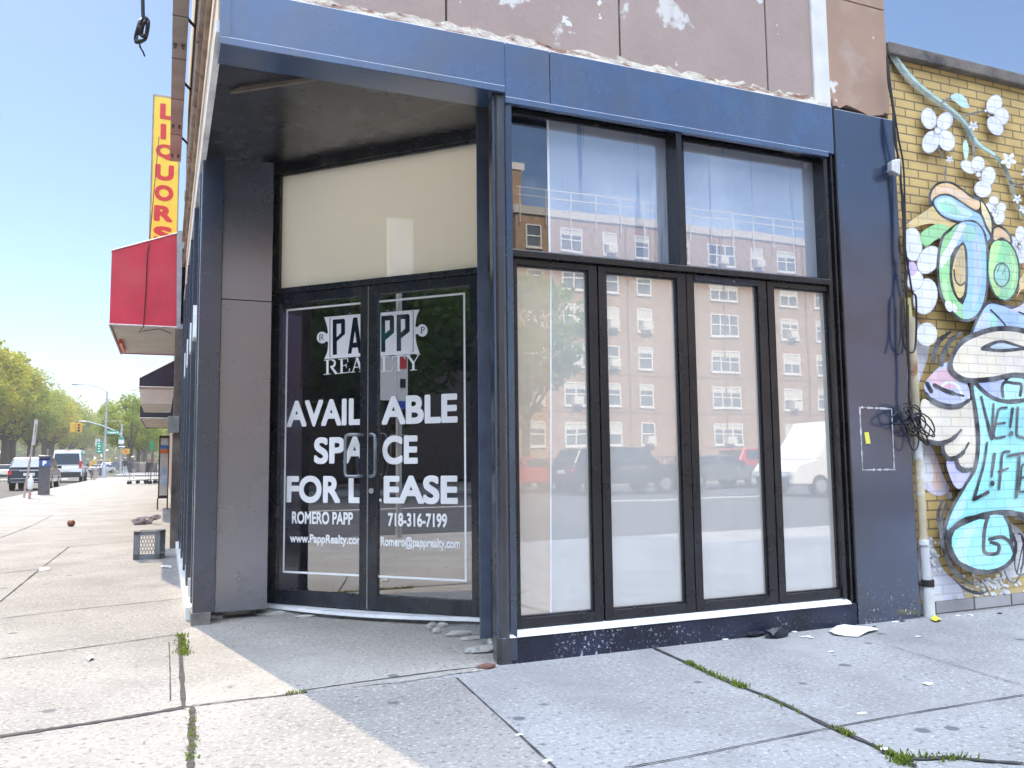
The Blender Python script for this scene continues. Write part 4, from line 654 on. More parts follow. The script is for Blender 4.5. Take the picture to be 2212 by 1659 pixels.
for k in range(5): cb.tube([px(245+rk.uniform(-12, 12), 535+rk.uniform(-5, 25), m5, -.1), px(245+rk.uniform(-14, 14), 560+rk.uniform(0, 25), m5, -.12)], .014, 6)
cb.tube([px(x, y, m5, -.08) for x, y in smooth_line([(250, 640), (300, 690), (325, 660), (335, 620)], 4)], .005, 5)
cb.build('cable_bundle', cbm, label='black cables hanging down the wall joint into a tangled coil', cat='cable')
lb = thing('wall_light', 'small white floodlight box on the black pillar top edge', 'light', onY(*m4(150, 715), -.07))
a = onY(*m4(150, 712), -.08); b_ = MB()
b_.hexa([a+Vector(v)*.72 for v in ((-.09, -.05, -.07), (.03, -.07, -.12), (.09, .05, -.10), (-.03, .07, -.06), (-.07, -.05, .06), (.05, -.07, .09), (.10, .05, .10), (-.02, .07, .07))]); b_.build('housing', pm('white_plastic', (.66, .66, .64), .5, var=.12, scale=12), lb, bevel=.008)
MB().tube([a+Vector((.02, .02, -.02)), a+Vector((.05, .09, -.02))], .03, 8).build('bracket', steel, lb)
# ------------------------------------------------------------------ signs, awnings and shops along the avenue
AW = -1.95
sb = thing('sign_box', 'long grey metal sign box above the avenue side of the black shop', 'sign', (-2.13, 5, 7))
b_ = MB(); b_.box((-2.22, 3.5, 7.0), (-2.03, 11.1, 8.2)); b_.build('case', pm('grey_sign_metal', (.36, .33, .30), .55, var=.12, scale=2), sb, bevel=.006)
for y in (5.6, 6.8, 8.2, 9.7): MB().box((-2.222, y, 6.996), (-2.028, y+.015, 7.01)).build('seam', groove, sb)
for y in (6.4, 9.3, 10.75):
    for x in (-2.18, -2.08): MB().box((x-.022, y-.04, 6.965), (x+.022, y+.04, 7.0)).tube([(x, y, 6.99), (x, y, 6.945)], .014, 8).build('bolt', pm('dark_bolt', (.2, .19, .18), .5), sb)
for y in (4, 6, 8, 10.3): MB().tube([(-2.05, y, 7.2), (-1.9, y, 7.05)], .02, 6).build('bracket', rubber, sb)
lq = thing('blade_sign', 'tall yellow vertical blade sign with red letters above the red awning', 'sign', (-2.3, 13, 5))
LX0, LX1, LZ0, LZ1 = -2.585, -2.03, 4.3, 9.06
MB().box((LX0, 13, LZ0), (LX1, 13.22, LZ1)).build('case', pm('sign_case', (.35, .30, .22), .5), lq, bevel=.006)
MB().box((LX0+.035, 12.985, LZ0+.03), (LX1-.03, 13.0, LZ1-.06)).build('face', pm('yellow_sign_face', (.86, .60, .07), .4, var=.03), lq)
lt = MB()
for i, ch in enumerate('LIQUORS'):
    zt = 8.87-i*.437; u0, u1 = (-2.50, -2.14) if ch not in 'IL' else (-2.42, -2.31) if ch == 'I' else (-2.44, -2.16)
    puttext(lt, ch, u0, u1, zt-.335, zt, lambda u, v, k: Vector((u, 12.982-k, v)), .05)
lt.build('lettering', pm('red_letters', (.62, .05, .05), .4, var=.04), lq)
def awning(name, label, y0, y1, xw, xo, zwt, zot, zb, cols, val=.0, lights=False):
    t = thing(name, label, 'awning', ((xw+xo)/2, y0, zb), 'awnings over the avenue shops')
    m = MB()
    m.poly([(xo, y0, zb), (xw, y0, zb), (xw, y0, zwt), (xo, y0, zot)]); m.build('end_panel', cols[0], t)
    MB().poly([(xo, y0, zot), (xw, y0, zwt), (xw, y1, zwt), (xo, y1, zot)]).build('top_panel', cols[0], t)
    MB().poly([(xo, y0, zb), (xo, y0, zot), (xo, y1, zot), (xo, y1, zb)]).build('front_panel', cols[0], t)
    MB().poly([(xo, y1, zb), (xw, y1, zb), (xw, y1, zwt), (xo, y1, zot)]).build('end_panel', cols[0], t)
    MB().poly([(xo+.02, y0+.02, zb+.02), (xw, y0+.02, zb+.02), (xw, y1-.02, zb+.02), (xo+.02, y1-.02, zb+.02)]).build('underside', cols[1], t)
    f = MB(); f.tube([(xo, y0, zb), (xw, y0, zb)], .018, 6); f.tube([(xo, y0, zb), (xo, y1, zb)], .018, 6); f.tube([(xo, y0, zot), (xo, y1, zot)], .012, 6); f.tube([(xw, y0, zwt), (xo, y0, zot)], .012, 6)
    f.build('rim', cols[2], t); return t
red_f = over(pm('red_awning_fabric', (.70, .05, .085), .7, var=.08, scale=2, bump=.5, bscale=2.2), (.62, .12, .13), 'noise', 1.1, .45, .7, fac=.6); beige = pm('awning_underside', (.62, .56, .48), .8, var=.06, scale=2); navy = pm('navy_awning_fabric', (.02, .022, .04), .6, var=.2)
ra = awning('awning', 'red fabric awning hanging below the yellow blade sign', 9.66, 13.6, AW-.02, -3.06, 5.30, 4.87, 3.64, (red_f, beige, pm('white_rim', (.7, .62, .6), .5)))
MB().box((-3.0, 11.5, 3.58), (-2.95, 13.0, 3.66)).build('neon_tube', pm('red_tube', (.8, .05, .03), .4), ra)
MB().hexa([(-2.03, 9.64, 3.2), (-1.9, 9.64, 3.2), (-1.9, 9.66, 3.2), (-2.03, 9.66, 3.2), (-2.075, 9.64, 5.3), (-1.93, 9.64, 5.3), (-1.93, 9.66, 5.3), (-2.075, 9.66, 5.3)]).build('wall_flange', steel, ra)
MB().tube([(-2.52, 9.64, 4.9), (-2.53, 9.63, 4.2), (-2.55, 9.63, 3.62), (-2.62, 9.63, 3.52), (-2.52, 9.63, 3.56), (-2.3, 9.63, 3.60), (-2.12, 9.63, 3.53)], .008, 5).tube([(-2.44, 12.6, 8.0), (-2.5, 9.62, 5.0), (-2.52, 9.64, 4.9)], .008, 5).build('cord', cbm, ra)
a2 = awning('awning', 'dark awning with beige underside right below and behind the red awning', 15.2, 18.6, AW-.03, -2.74, 3.75, 3.30, 3.10, (navy, beige, beige))
MB().hexa([(-2.70, 15.22, 2.72), (-2.05, 15.22, 2.72), (-2.05, 18.6, 2.72), (-2.70, 18.6, 2.72), (-2.73, 15.21, 3.09), (-2.0, 15.21, 3.09), (-2.0, 18.6, 3.09), (-2.73, 18.6, 3.09)]).build('valance_box', beige, a2)
a3 = awning('awning', 'dark farthest awning with slatted underside and hanging chain', 19.2, 26, AW-.03, -2.81, 3.25, 2.95, 2.6, (navy, pm('slatted_soffit', (.55, .48, .40), .8, var=.2, scale=5), beige))
sr = thing('shop_row', 'row of low brick shops behind the awnings along the avenue', 'building', (3, 25, 0))
MB().box((-1.88, 9.64, 0), (6, 60, 4.6)).build('wall', brickmat('shop_brick', (.34, .22, .16), (.28, .17, .13), (.4, .36, .3)), sr)
MB().box((-1.98, 9.64, 3.7), (-1.88, 60, 5.0)).build('sign_band', pm('beige_sign_band', (.5, .45, .38), .7), sr)
rg2 = MB()
for k in range(44): z = .1+k*.075; rg2.tube([(-1.99-.012*(k % 2), 14, z), (-1.99-.012*(k % 2), 14.02, z)], .034, 8)
MB().box((-2.0, 10.2, 0), (-1.89, 10.3, 3.6)).build('gate_post', rubber, sr); MB().box((-2.02, 14.1, 0), (-1.89, 14.25, 3.4)).build('gate_post', rubber, sr); rg2.build('roll_gate_guide', pm('gate_metal', (.30, .26, .25), .6, var=.2), sr)
for y0, y1, x_, h_ in ((10.3, 14.0, -1.96, 3.5), (15, 21, -1.95, 3)): MB().box((x_, y0, 0), (-1.885, y1, h_)).build('roll_gate', pm('gate_grey', (.26, .26, .27), .6, var=.15, scale=1), sr)
fs = thing('display_frame', 'tall black framed poster panel standing out from the shop wall', 'display', (-2.25, 22, 0))
PX0, PX1 = -2.33, -2.04
MB().box((PX0, 22, .33), (PX1, 22.06, 2.22)).build('frame', pm('dark_frame', (.06, .035, .03), .5), fs, bevel=.004)
pc = MB(); pc.box((PX0+.04, 21.985, .42), (PX1-.03, 22, 2.14))
pc.build('poster', pm('poster_paper', (.62, .56, .5), .6, var=.1, scale=4), fs)
for nm, z0, z1, c in (('poster_band', 1.82, 1.93, (.08, .2, .55)), ('poster_band', 1.68, 1.80, (.75, .16, .05)), ('poster_band', .72, 1.28, (.45, .5, .6)), ('poster_band', 1.95, 2.1, (.75, .75, .75))):
    MB().box((PX0+.045, 21.975, z0), (PX1-.035, 21.985, z1)).build(nm, pm('ink', c, .6, var=.15, scale=9), fs)
for x in (PX0, PX1-.02): MB().box((x-.02, 21.98, .0), (x+.02, 22.04, .34)).build('leg', pm('dark_frame', (.06, .035, .03), .5), fs)
# hanging cable with a knot, upper left
hc = MB(); hy = .9
h = lambda x, y: onY(x, y, hy)
c2 = crop(400, 0, .8439)
pts = [h(*c2(190, -700)), h(*c2(191, -200)), h(*c2(192, 0)), h(*c2(193, 60)), h(*c2(196, 92))]
hc.tube(pts, .013, 6)
for k, ln in enumerate(([(196, 92), (215, 92), (216, 130), (200, 180), (172, 198), (158, 178), (170, 140), (188, 100), (205, 88), (214, 110), (205, 160), (188, 175)], [(186, 88), (178, 120), (182, 160), (190, 130), (205, 96), (190, 88), (172, 130), (160, 185), (168, 202), (185, 190)], [(170, 150), (165, 190), (176, 200), (186, 235), (198, 250), (200, 260)], [(176, 200), (180, 225)])):
    hc.tube([h(*c2(x, y))+Vector((0, .02*math.sin(i*.7+k), 0)) for i, (x, y) in enumerate(smooth_line(ln, 4))], .013 if k < 2 else .006, 6)
top = h(*c2(190, -700)); hc.tube([top+Vector((-6, 0, .5)), top, Vector((-1.9, 2.2, top.z+.2))], .012, 6)
hc.build('hanging_cable', cbm, label='black cable end tied in a knot hanging against the sky', cat='cable')
# ------------------------------------------------------------------ pavement things
cr8 = thing('milk_crate', 'grey plastic milk crate standing on its end by the black sill', 'crate', (-2.34, 8.0, 0))
cm = pm('grey_plastic', (.20, .20, .215), .5, var=.1); T = lambda p: Vector((-2.34, 8.0, 0))+Matrix.Rotation(rad(-12), 3, 'Z') @ Vector(p)
def tb8(mb, a, b): (x0, y0, z0), (x1, y1, z1) = a, b; mb.hexa([T(p) for p in ((x0,y0,z0),(x1,y0,z0),(x1,y1,z0),(x0,y1,z0),(x0,y0,z1),(x1,y0,z1),(x1,y1,z1),(x0,y1,z1))])
cw, chh, cdp = .175, .40, .16
def wall8(name, fn, holes):
    m = MB()
    for q in holes: fn(m, *q)
    m.build(name, cm, cr8)
def grid(axis, pos):
    m = MB(); w2 = cw if axis == 'y' else cdp
    def bar(u0, v0, u1, v1, th):
        d = Vector((u1-u0, 0, v1-v0)).normalized(); nn = Vector((-d.z, 0, d.x))*th/2; q = []
        for off in (-.006, .006):
            for uu, vv, s in ((u0, v0, -1), (u1, v1, -1), (u1, v1, 1), (u0, v0, 1)):
                u, v = uu+s*nn.x, vv+s*nn.z; q.append(T((u, pos+off, v)) if axis == 'y' else T((pos+off, u, v)))
        m.hexa(q)
    bar(-w2+.04, 0, -w2+.04, chh, .08); bar(w2-.035, 0, w2-.035, chh, .07); bar(-w2, .04, w2, .04, .08); bar(-w2, chh-.025, w2, chh-.025, .05)
    n = 5; hx = (2*w2-.15)/n; x0 = -w2+.08
    for j in range(6):
        zz = .09+j*.052; off = (j % 2)*hx/2
        for i in range(n+1):
            x = x0+i*hx+off
            if x > w2-.07: continue
            bar(x, zz, x, zz+.03, .008); bar(x, zz+.03, x+hx/2, zz+.052, .008); bar(x, zz+.03, x-hx/2, zz+.052, .008)
    m.build('lattice_side', cm, cr8)
grid('y', -cdp); grid('x', -cw); grid('x', cw)
m_ = MB()
for a, b in (((-cw, -cdp, chh-.012), (cw, -cdp+.04, chh)), ((-cw, cdp-.04, chh-.012), (cw, cdp, chh)), ((-cw, -cdp, chh-.012), (-cw+.04, cdp, chh)), ((cw-.04, -cdp, chh-.012), (cw, cdp, chh))): tb8(m_, a, b)
m_.build('rim', cm, cr8)
def stone(p, r, seed, m, name, label, cat, group=None, sc=(1, .8, .6)):
    b = MB(); b.blob((p[0], p[1], p[2]+r*sc[2]*.75), r, seed, 2, .16, sc, smooth=False); return b.build(name, m, label=label, cat=cat, group=group)
brown = pm('brown_ball', (.20, .06, .03), .45, var=.15)
bp_ = onG(153.5, 1137.5); MB().blob(bp_+Vector((0, 0, .075)), .08, 3, 3, .015).build('ball', brown, label='small brown ball lying on the sunlit pavement', cat='ball')
lp = onG(*crop(500, 2000, .3618)(205, 178)); b_ = MB()
for k in range(7): b_.blob(lp+Vector((random.uniform(-.22, .22), random.uniform(-.1, .1), .05+random.uniform(0, .12))), random.uniform(.07, .14), k, 2, .35, (1, .7, .7), smooth=False)
b_.build('crumpled_bag', pm('pinkish_paper', (.40, .30, .29), .8, var=.2), label='crumpled brownish paper bag on the pavement behind the crate', cat='litter')
bagm = pm('black_plastic', (.012, .013, .02), .35, var=.2)
for (x, y), r, nm, lb_, sc in (((1150, 446), .085, 'plastic_bag', 'crumpled small black plastic bag against the spalled plinth', (1.2, .6, .55)), ((1050, 442), .075, 'wallet', 'flat black wallet shaped litter left of the black bag', (1.3, .7, .22))):
    p = onG(*cR(x, y)); b_ = MB(); b_.blob(p+Vector((0, 0, r*.35)), r, 5, 2, .22, sc, smooth=False); b_.build(nm, bagm, label=lb_, cat='litter')
pap = pm('white_litter_paper', (.70, .69, .64), .8, var=.06, scale=6)
def sheet(cv, pts, nm, lb_, m=pap, seed=1, lift=.012, group=None):
    r_ = random.Random(seed); q = [onG(*cv(*p)) for p in pts]; c = sum(q, Vector())/len(q); b = MB(); vs = [c+Vector((0, 0, lift+.02))]; n = len(q)*2
    for i in range(len(q)):
        a, d = q[i], q[(i+1) % len(q)]; vs += [a+Vector((0, 0, lift*r_.uniform(.6, 1.6))), (a+d)/2+Vector((0, 0, lift*r_.uniform(.5, 2.5)))]
    b.add(vs, [(0, 1+i, 1+(i+1) % n) for i in range(n)]); b.build(nm, m, label=lb_, cat='litter', group=group)
sheet(cR, [(1375, 425), (1440, 398), (1560, 408), (1590, 420), (1500, 448), (1400, 440)], 'paper_sheet', 'crumpled off white paper sheet lying before the right pillar')
sheet(cR, [(1818, 366), (1845, 366), (1862, 378), (1835, 384), (1815, 376)], 'yellow_scrap', 'yellow paper scrap beside the white pipe foot', pm('yellow_scrap', (.8, .7, .05), .6, var=.05), 2)
sheet(c8, [(172, 262), (215, 263), (217, 272), (170, 276)], 'paper_scrap', 'white paper scrap on a joint left of the crate', seed=3)
sheet(c8, [(700, 253), (748, 254), (746, 264), (702, 264)], 'paper_scrap', 'thin white paper strip below the crate', seed=4)
sheet(c8, [(372, 660), (405, 655), (410, 664), (385, 672)], 'paper_scrap', 'small white scrap on the near sunlit slab', seed=5)
for i, (x, y, c) in enumerate(((930, 458, 0), (1225, 425, 0), (1265, 447, 0), (1285, 444, 0), (1300, 450, 0), (1660, 382, 0), (1690, 378, 1), (1570, 402, 1), (1760, 445, 0), (1388, 510, 0), (1930, 356, 0), (1985, 353, 0), (1800, 648, 0), (1518, 775, 0), (1610, 930, 0), (2110, 345, 1), (45, 868, 0), (165, 980, 0))):
    s_ = 14 if c == 0 else 9
    b_ = MB(); b_.blob(onG(*cR(x, y))+Vector((0, 0, .006)), .022 if x != 1800 else .03, i, 1, .3, (1.3, .8, .22), smooth=False)
    b_.build('litter_chip', pap if c == 0 else dirt, label='tiny paper chip littering the shaded pavement' if c == 0 else 'tiny dark chip littering the shaded pavement', cat='litter', group='paper chips on the pavement' if c == 0 else 'dark chips on the pavement')
st_m = over(pm('broken_stone', (.46, .44, .40), .9, var=.12, scale=9, bump=.4), (.2, .19, .18), 'noise', 9, .55, .7)
c53 = crop(1000, 1000, .9643); c2b = crop(1850, 2000, .422); c7b = crop(500, 2000, .3618)
for i, (cv, x, y, r, sc) in enumerate(((c53, 725, 1535, .045, (1, .8, .8)), (c53, 768, 1525, .04, (1.2, .8, .6)), (c53, 745, 1550, .035, (1, 1, .8)), (c53, 835, 1560, .06, (1.6, .8, .4)), (c53, 940, 1625, .10, (1.6, .7, .25)), (c2b, 190, 1275, .035, (1, 1, .8)), (c2b, 205, 1290, .03, (1, .8, .7)), (c7b, 875, 1215, .045, (.7, .7, 1.3)), (c7b, 955, 1215, .05, (1.5, .8, .6)), (c7b, 1370, 1145, .035, (1, .8, .9)), (c8, 1130, 445, .05, (1.8, .8, .4)), (c8, 1200, 465, .08, (2.2, .6, .25)), (c8, 1330, 478, .05, (1.8, .7, .3)), (c53, 890, 1575, .05, (1.8, .8, .3)))):
    p = onG(*cv(x, y)); stone(p, r, i, st_m, 'stone', 'loose broken stone chunk along the foot of the doorway', 'stone', 'broken stones by the doorway', sc)
stone(onG(*c2b(160, 1495)), .045, 33, pm('dry_leaf', (.15, .075, .05), .8), 'dry_leaf', 'curled brown leaf beside the corner post foot', 'leaf', None, (1.4, .8, .4))
# ------------------------------------------------------------------ street furniture down the avenue
pay = thing('parking_meter', 'dark grey street pay station with blue head marked P', 'parking meter', (-7.33, 39.1, 0))
b_ = MB(); b_.box((-7.56, 39.0, 0), (-7.10, 39.4, 1.62)); b_.build('body', pm('meter_grey', (.10, .09, .10), .4, var=.1), pay, bevel=.02)
MB().hexa([(-7.54, 38.98, 1.32), (-7.10, 38.98, 1.32), (-7.10, 39.0, 1.32), (-7.54, 39.0, 1.32), (-7.54, 38.98, 1.68), (-7.10, 38.98, 1.68), (-7.10, 39.0, 1.68), (-7.54, 39.0, 1.68)]).build('blue_face', pm('meter_blue', (.05, .10, .30), .4), pay)
pl_ = MB(); puttext(pl_, 'P', -7.40, -7.24, 1.36, 1.58, lambda u, v, k: Vector((u, 38.97-k, v)), .06); pl_.build('lettering', white_v, pay)
MB().box((-7.57, 38.98, 1.62), (-7.09, 39.42, 1.80)).hexa([(-7.57, 38.95, 1.80), (-7.09, 38.95, 1.80), (-7.09, 39.42, 1.80), (-7.57, 39.42, 1.80), (-7.57, 39.1, 1.86), (-7.09, 39.1, 1.80), (-7.09, 39.42, 1.80), (-7.57, 39.42, 1.86)]).build('head', pm('meter_head', (.04, .05, .10), .4), pay)
rust = over(pm('rusty_post', (.36, .30, .28), .6, var=.15, scale=5), (.40, .16, .12), 'noise', 2, .5, .6)
sp = thing('sign_post', 'leaning thin steel post with an edge on sign at its top', 'sign', (-7.69, 35.9, 0))
MB().tube([(-7.69, 35.9, 0), (-7.36, 35.9, 3.15)], .045, 8).build('post', rust, sp)
MB().hexa([(-7.47, 35.8, 2.25), (-7.40, 35.9, 2.25), (-7.38, 36.1, 2.25), (-7.46, 36.0, 2.25), (-7.40, 35.8, 3.35), (-7.32, 35.9, 3.35), (-7.30, 36.1, 3.35), (-7.38, 36.0, 3.35)]).build('sign_plate', pm('sign_grey', (.6, .6, .6), .5), sp)
bg_ = thing('meter_post', 'short post wrapped in a pale plastic bag', 'post', (-7.26, 34.2, 0))
MB().tube([(-7.26, 34.2, 0), (-7.24, 34.2, .75)], .05, 8).build('post', rust, bg_)
b_ = MB(); b_.tube([(-7.25, 34.2, .38), (-7.25, 34.2, .5), (-7.25, 34.2, .78), (-7.24, 34.2, .85), (-7.23, 34.2, 1.02)], [.09, .11, .11, .06, .04], 10); b_.build('bag', pm('pale_bag', (.62, .63, .64), .6), bg_)
def sign_panel(mb, x, y, z, w, h): mb.box((x-w/2, y, z), (x+w/2, y+.03, z+h))
green = pm('sign_green', (.03, .30, .17), .5, var=.05); wsg = pm('sign_white', (.74, .74, .74), .5, var=.03)
lampp = thing('street_lamp', 'tall grey street lamp with a curved arm over the avenue', 'street lamp', (-8.0, 93, 0))
LXp, LYp = -8.05, 93.0
b_ = MB(); b_.tube([(LXp, LYp, 0), (LXp, LYp, .1), (LXp, LYp, 1.2), (LXp, LYp, 1.35)], [.25, .24, .2, .12], 10); b_.tube([(LXp, LYp, 1.3), (LXp+.05, LYp, 9.2)], [.12, .08], 8); b_.build('pole', steel, lampp)
b_ = MB(); b_.tube([(LXp+.05, LYp, 9.1), (LXp-.4, LYp, 9.5), (LXp-1.6, LYp, 9.85), (LXp-2.7, LYp, 9.9)], .05, 6); b_.build('arm', steel, lampp)
b_ = MB(); b_.blob((LXp-3.0, LYp, 9.88), .32, 1, 2, .0, (1.3, .6, .35)); b_.build('lamp_head', steel, lampp)
ss = thing('street_sign', 'green Crescent street name sign by the grey lamp pole', 'sign', (LXp+.75, LYp-.2, 4.7))
MB().box((LXp+.10, LYp-.2, 4.62), (LXp+1.35, LYp-.17, 4.98)).build('plate', green, ss)
cl = MB(); puttext(cl, 'Crescent St', LXp+.2, LXp+1.28, 4.69, 4.92, lambda u, v, k: Vector((u, LYp-.21-k, v)), .03); cl.build('lettering', white_v, ss)
tl = thing('traffic_signal', 'grey signal mast with long arm carrying yellow traffic lights', 'traffic light', (-8.1, 130, 0)); TX, TY = -8.1, 130.0
P_ = lambda x, y: onY(x, y, TY)
b_ = MB(); b_.tube([(TX, TY, 0), (TX, TY, P_(262, 916).z)], .16, 8); b_.build('pole', steel, tl)
b_ = MB(); b_.tube([(TX, TY, P_(262, 940).z), P_(245, 930), P_(221, 919.5), P_(190, 911), P_(170, 909.5), P_(168.5, 913)], [.13, .12, .11, .09, .07, .05], 8); b_.tube([(TX, TY, P_(262, 909).z), P_(225, 910)], .02, 5); b_.build('arm', steel, tl)
q = P_(170.5, 924); yel = pm('signal_yellow', (.62, .36, .04), .5, var=.05)
for dx, nm in ((0, 'signal_head'), (-.75, 'signal_head')):
    hd = MB().box((q.x-.40+dx, TY-.25, q.z-.68), (q.x+.40+dx if dx == 0 else q.x-.45, TY+.25, q.z+.68)).build(nm, yel, tl, bevel=.03)
    if dx == 0:
        for k, c in enumerate(((.35, .03, .02), (.10, .06, .02), (.03, .06, .04))): MB().tube([(q.x, TY-.26, q.z+.42-k*.42), (q.x, TY-.30, q.z+.42-k*.42)], .17, 12).build('lens', pm('lens', c, .3), hd)
pd = P_(271.5, 975); MB().box((pd.x-.55, TY-.6, pd.z-.36), (pd.x+.55, TY-.3, pd.z+.36)).build('pedestrian_signal', yel, tl, bevel=.02)
MB().box((pd.x-.05, TY-.63, pd.z-.22), (pd.x+.22, TY-.6, pd.z+.22)).build('hand_lens', pm('hand_red', (.7, .10, .05), .5), tl)
def poster(name, label, Yv, x0, x1, y0, y1, m, post=True, txt=None, arrow=False, group=None):
    a, b = onY(x0, y0, Yv), onY(x1, y1, Yv); t = thing(name, label, 'sign', ((a.x+b.x)/2, Yv, 0), group)
    MB().box((a.x, Yv, b.z), (b.x, Yv+.03, a.z)).build('plate', m, t)
    if post: MB().tube([((a.x+b.x)/2, Yv+.06, 0), ((a.x+b.x)/2, Yv+.06, a.z)], .04, 6).build('post', rust, t)
    return t, a, b
t_, a, b = poster('street_sign', 'white parking sign on a thin post beside the lamp pole', 92.0, 206.5, 215.5, 948, 963, wsg)
ink = MB(); [ink.box((a.x+.1, 91.96, b.z+.1+k*.17), (b.x-.1, 91.97, b.z+.16+k*.17)) for k in range(4)]; ink.build('lettering', pm('grey_ink', (.3, .3, .32), .6), t_)
t_, a, b = poster('street_sign', 'large green sign with white letters below the white parking sign', 91.0, 209, 221.5, 954.5, 979, green)
ink = MB(); [ink.box((a.x+.12, 90.95, b.z+.15+k*.27), (b.x-.2-.1*(k % 2), 90.97, b.z+.24+k*.27)) for k in range(4)]; ink.build('lettering', white_v, t_)
t_, a, b = poster('street_sign', 'white and green sign on the signal mast above the arrow', 129.5, 256.3, 268, 944, 958.5, wsg, False); MB().box((a.x, 129.45, a.z-.35), (b.x, 129.5, a.z)).build('green_band', green, t_)
t_, a, b = poster('arrow_sign', 'black one way sign with a white arrow on the signal mast', 129.2, 254.5, 273, 962, 967.6, rubber, False)
ar = MB(); zc = (a.z+b.z)/2; ar.box((a.x+.1, 129.17, zc-.07), (b.x-.45, 129.18, zc+.07)); ar.poly([(b.x-.5, 129.17, zc-.16), (b.x-.08, 129.17, zc), (b.x-.5, 129.17, zc+.16)]); ar.build('arrow', white_v, t_)
t_, a, b = poster('street_sign', 'green sign low on a post near the poster frame', 60.0, 324, 331, 953, 972, green)
for i, (x, y0, yb) in enumerate(((184, 1010, 1037), (198, 1012, 1035))):
    g_ = onG(x, yb); t = thing('bicycle', 'dark bicycle locked at the kerb behind the white van' if i == 0 else 'second bicycle locked nearer the lamp pole', 'bicycle', g_, 'bicycles at the kerb')
    for dy in (-.6, .6):
        wv = MB(); wv.tube([g_+Vector((.03*math.cos(a_), dy+.36*math.cos(a_), .38+.36*math.sin(a_))) for a_ in [k*math.pi/9 for k in range(19)]], .025, 5); wv.build('wheel', rubber, t)
    fv = MB(); fv.tube([g_+Vector(v) for v in ((0, -.6, .38), (0, -.25, .85), (0, .45, .9), (0, .6, .38))], .03, 5); fv.tube([g_+Vector(v) for v in ((0, -.25, .9), (0, .05, .38), (0, .45, .85))], .03, 5); fv.build('frame', pm('bike_paint', (.10, .08, .10), .4), t)
    MB().tube([g_+Vector((-.35, .5, 1.15)), g_+Vector((0, .47, 1.05)), g_+Vector((.35, .5, 1.15))], .025, 5).build('handlebar', rubber, t); MB().blob(g_+Vector((0, -.27, 1.0)), .12, 2, 1, 0, (.7, 1.2, .4)).build('saddle', rubber, t)
for i, (x, yb, h_) in enumerate(((382*.4546, 1033, .8), (203.5, 1037, .9), (208, 1030, .7))):
    g_ = onG(x, yb); MB().tube([g_, g_+Vector((0, 0, h_*1.2))], .08, 8).build('bollard', rust, label='short rusty steel post standing at the kerb near the bicycles', cat='post', group='steel posts at the kerb')
tcan = thing('trash_can', 'dark wire litter bin beside the lamp pole base', 'bin', onG(217, 1028)); g_ = onG(217, 1028)
b_ = MB(); b_.tube([g_, g_+Vector((0, 0, 1.0))], [.28, .36], 12); b_.build('basket', pm('bin_mesh', (.10, .11, .12), .6), tcan); MB().tube([g_+Vector((0, 0, .98)), g_+Vector((0, 0, 1.05))], .39, 12).build('rim', steel, tcan)
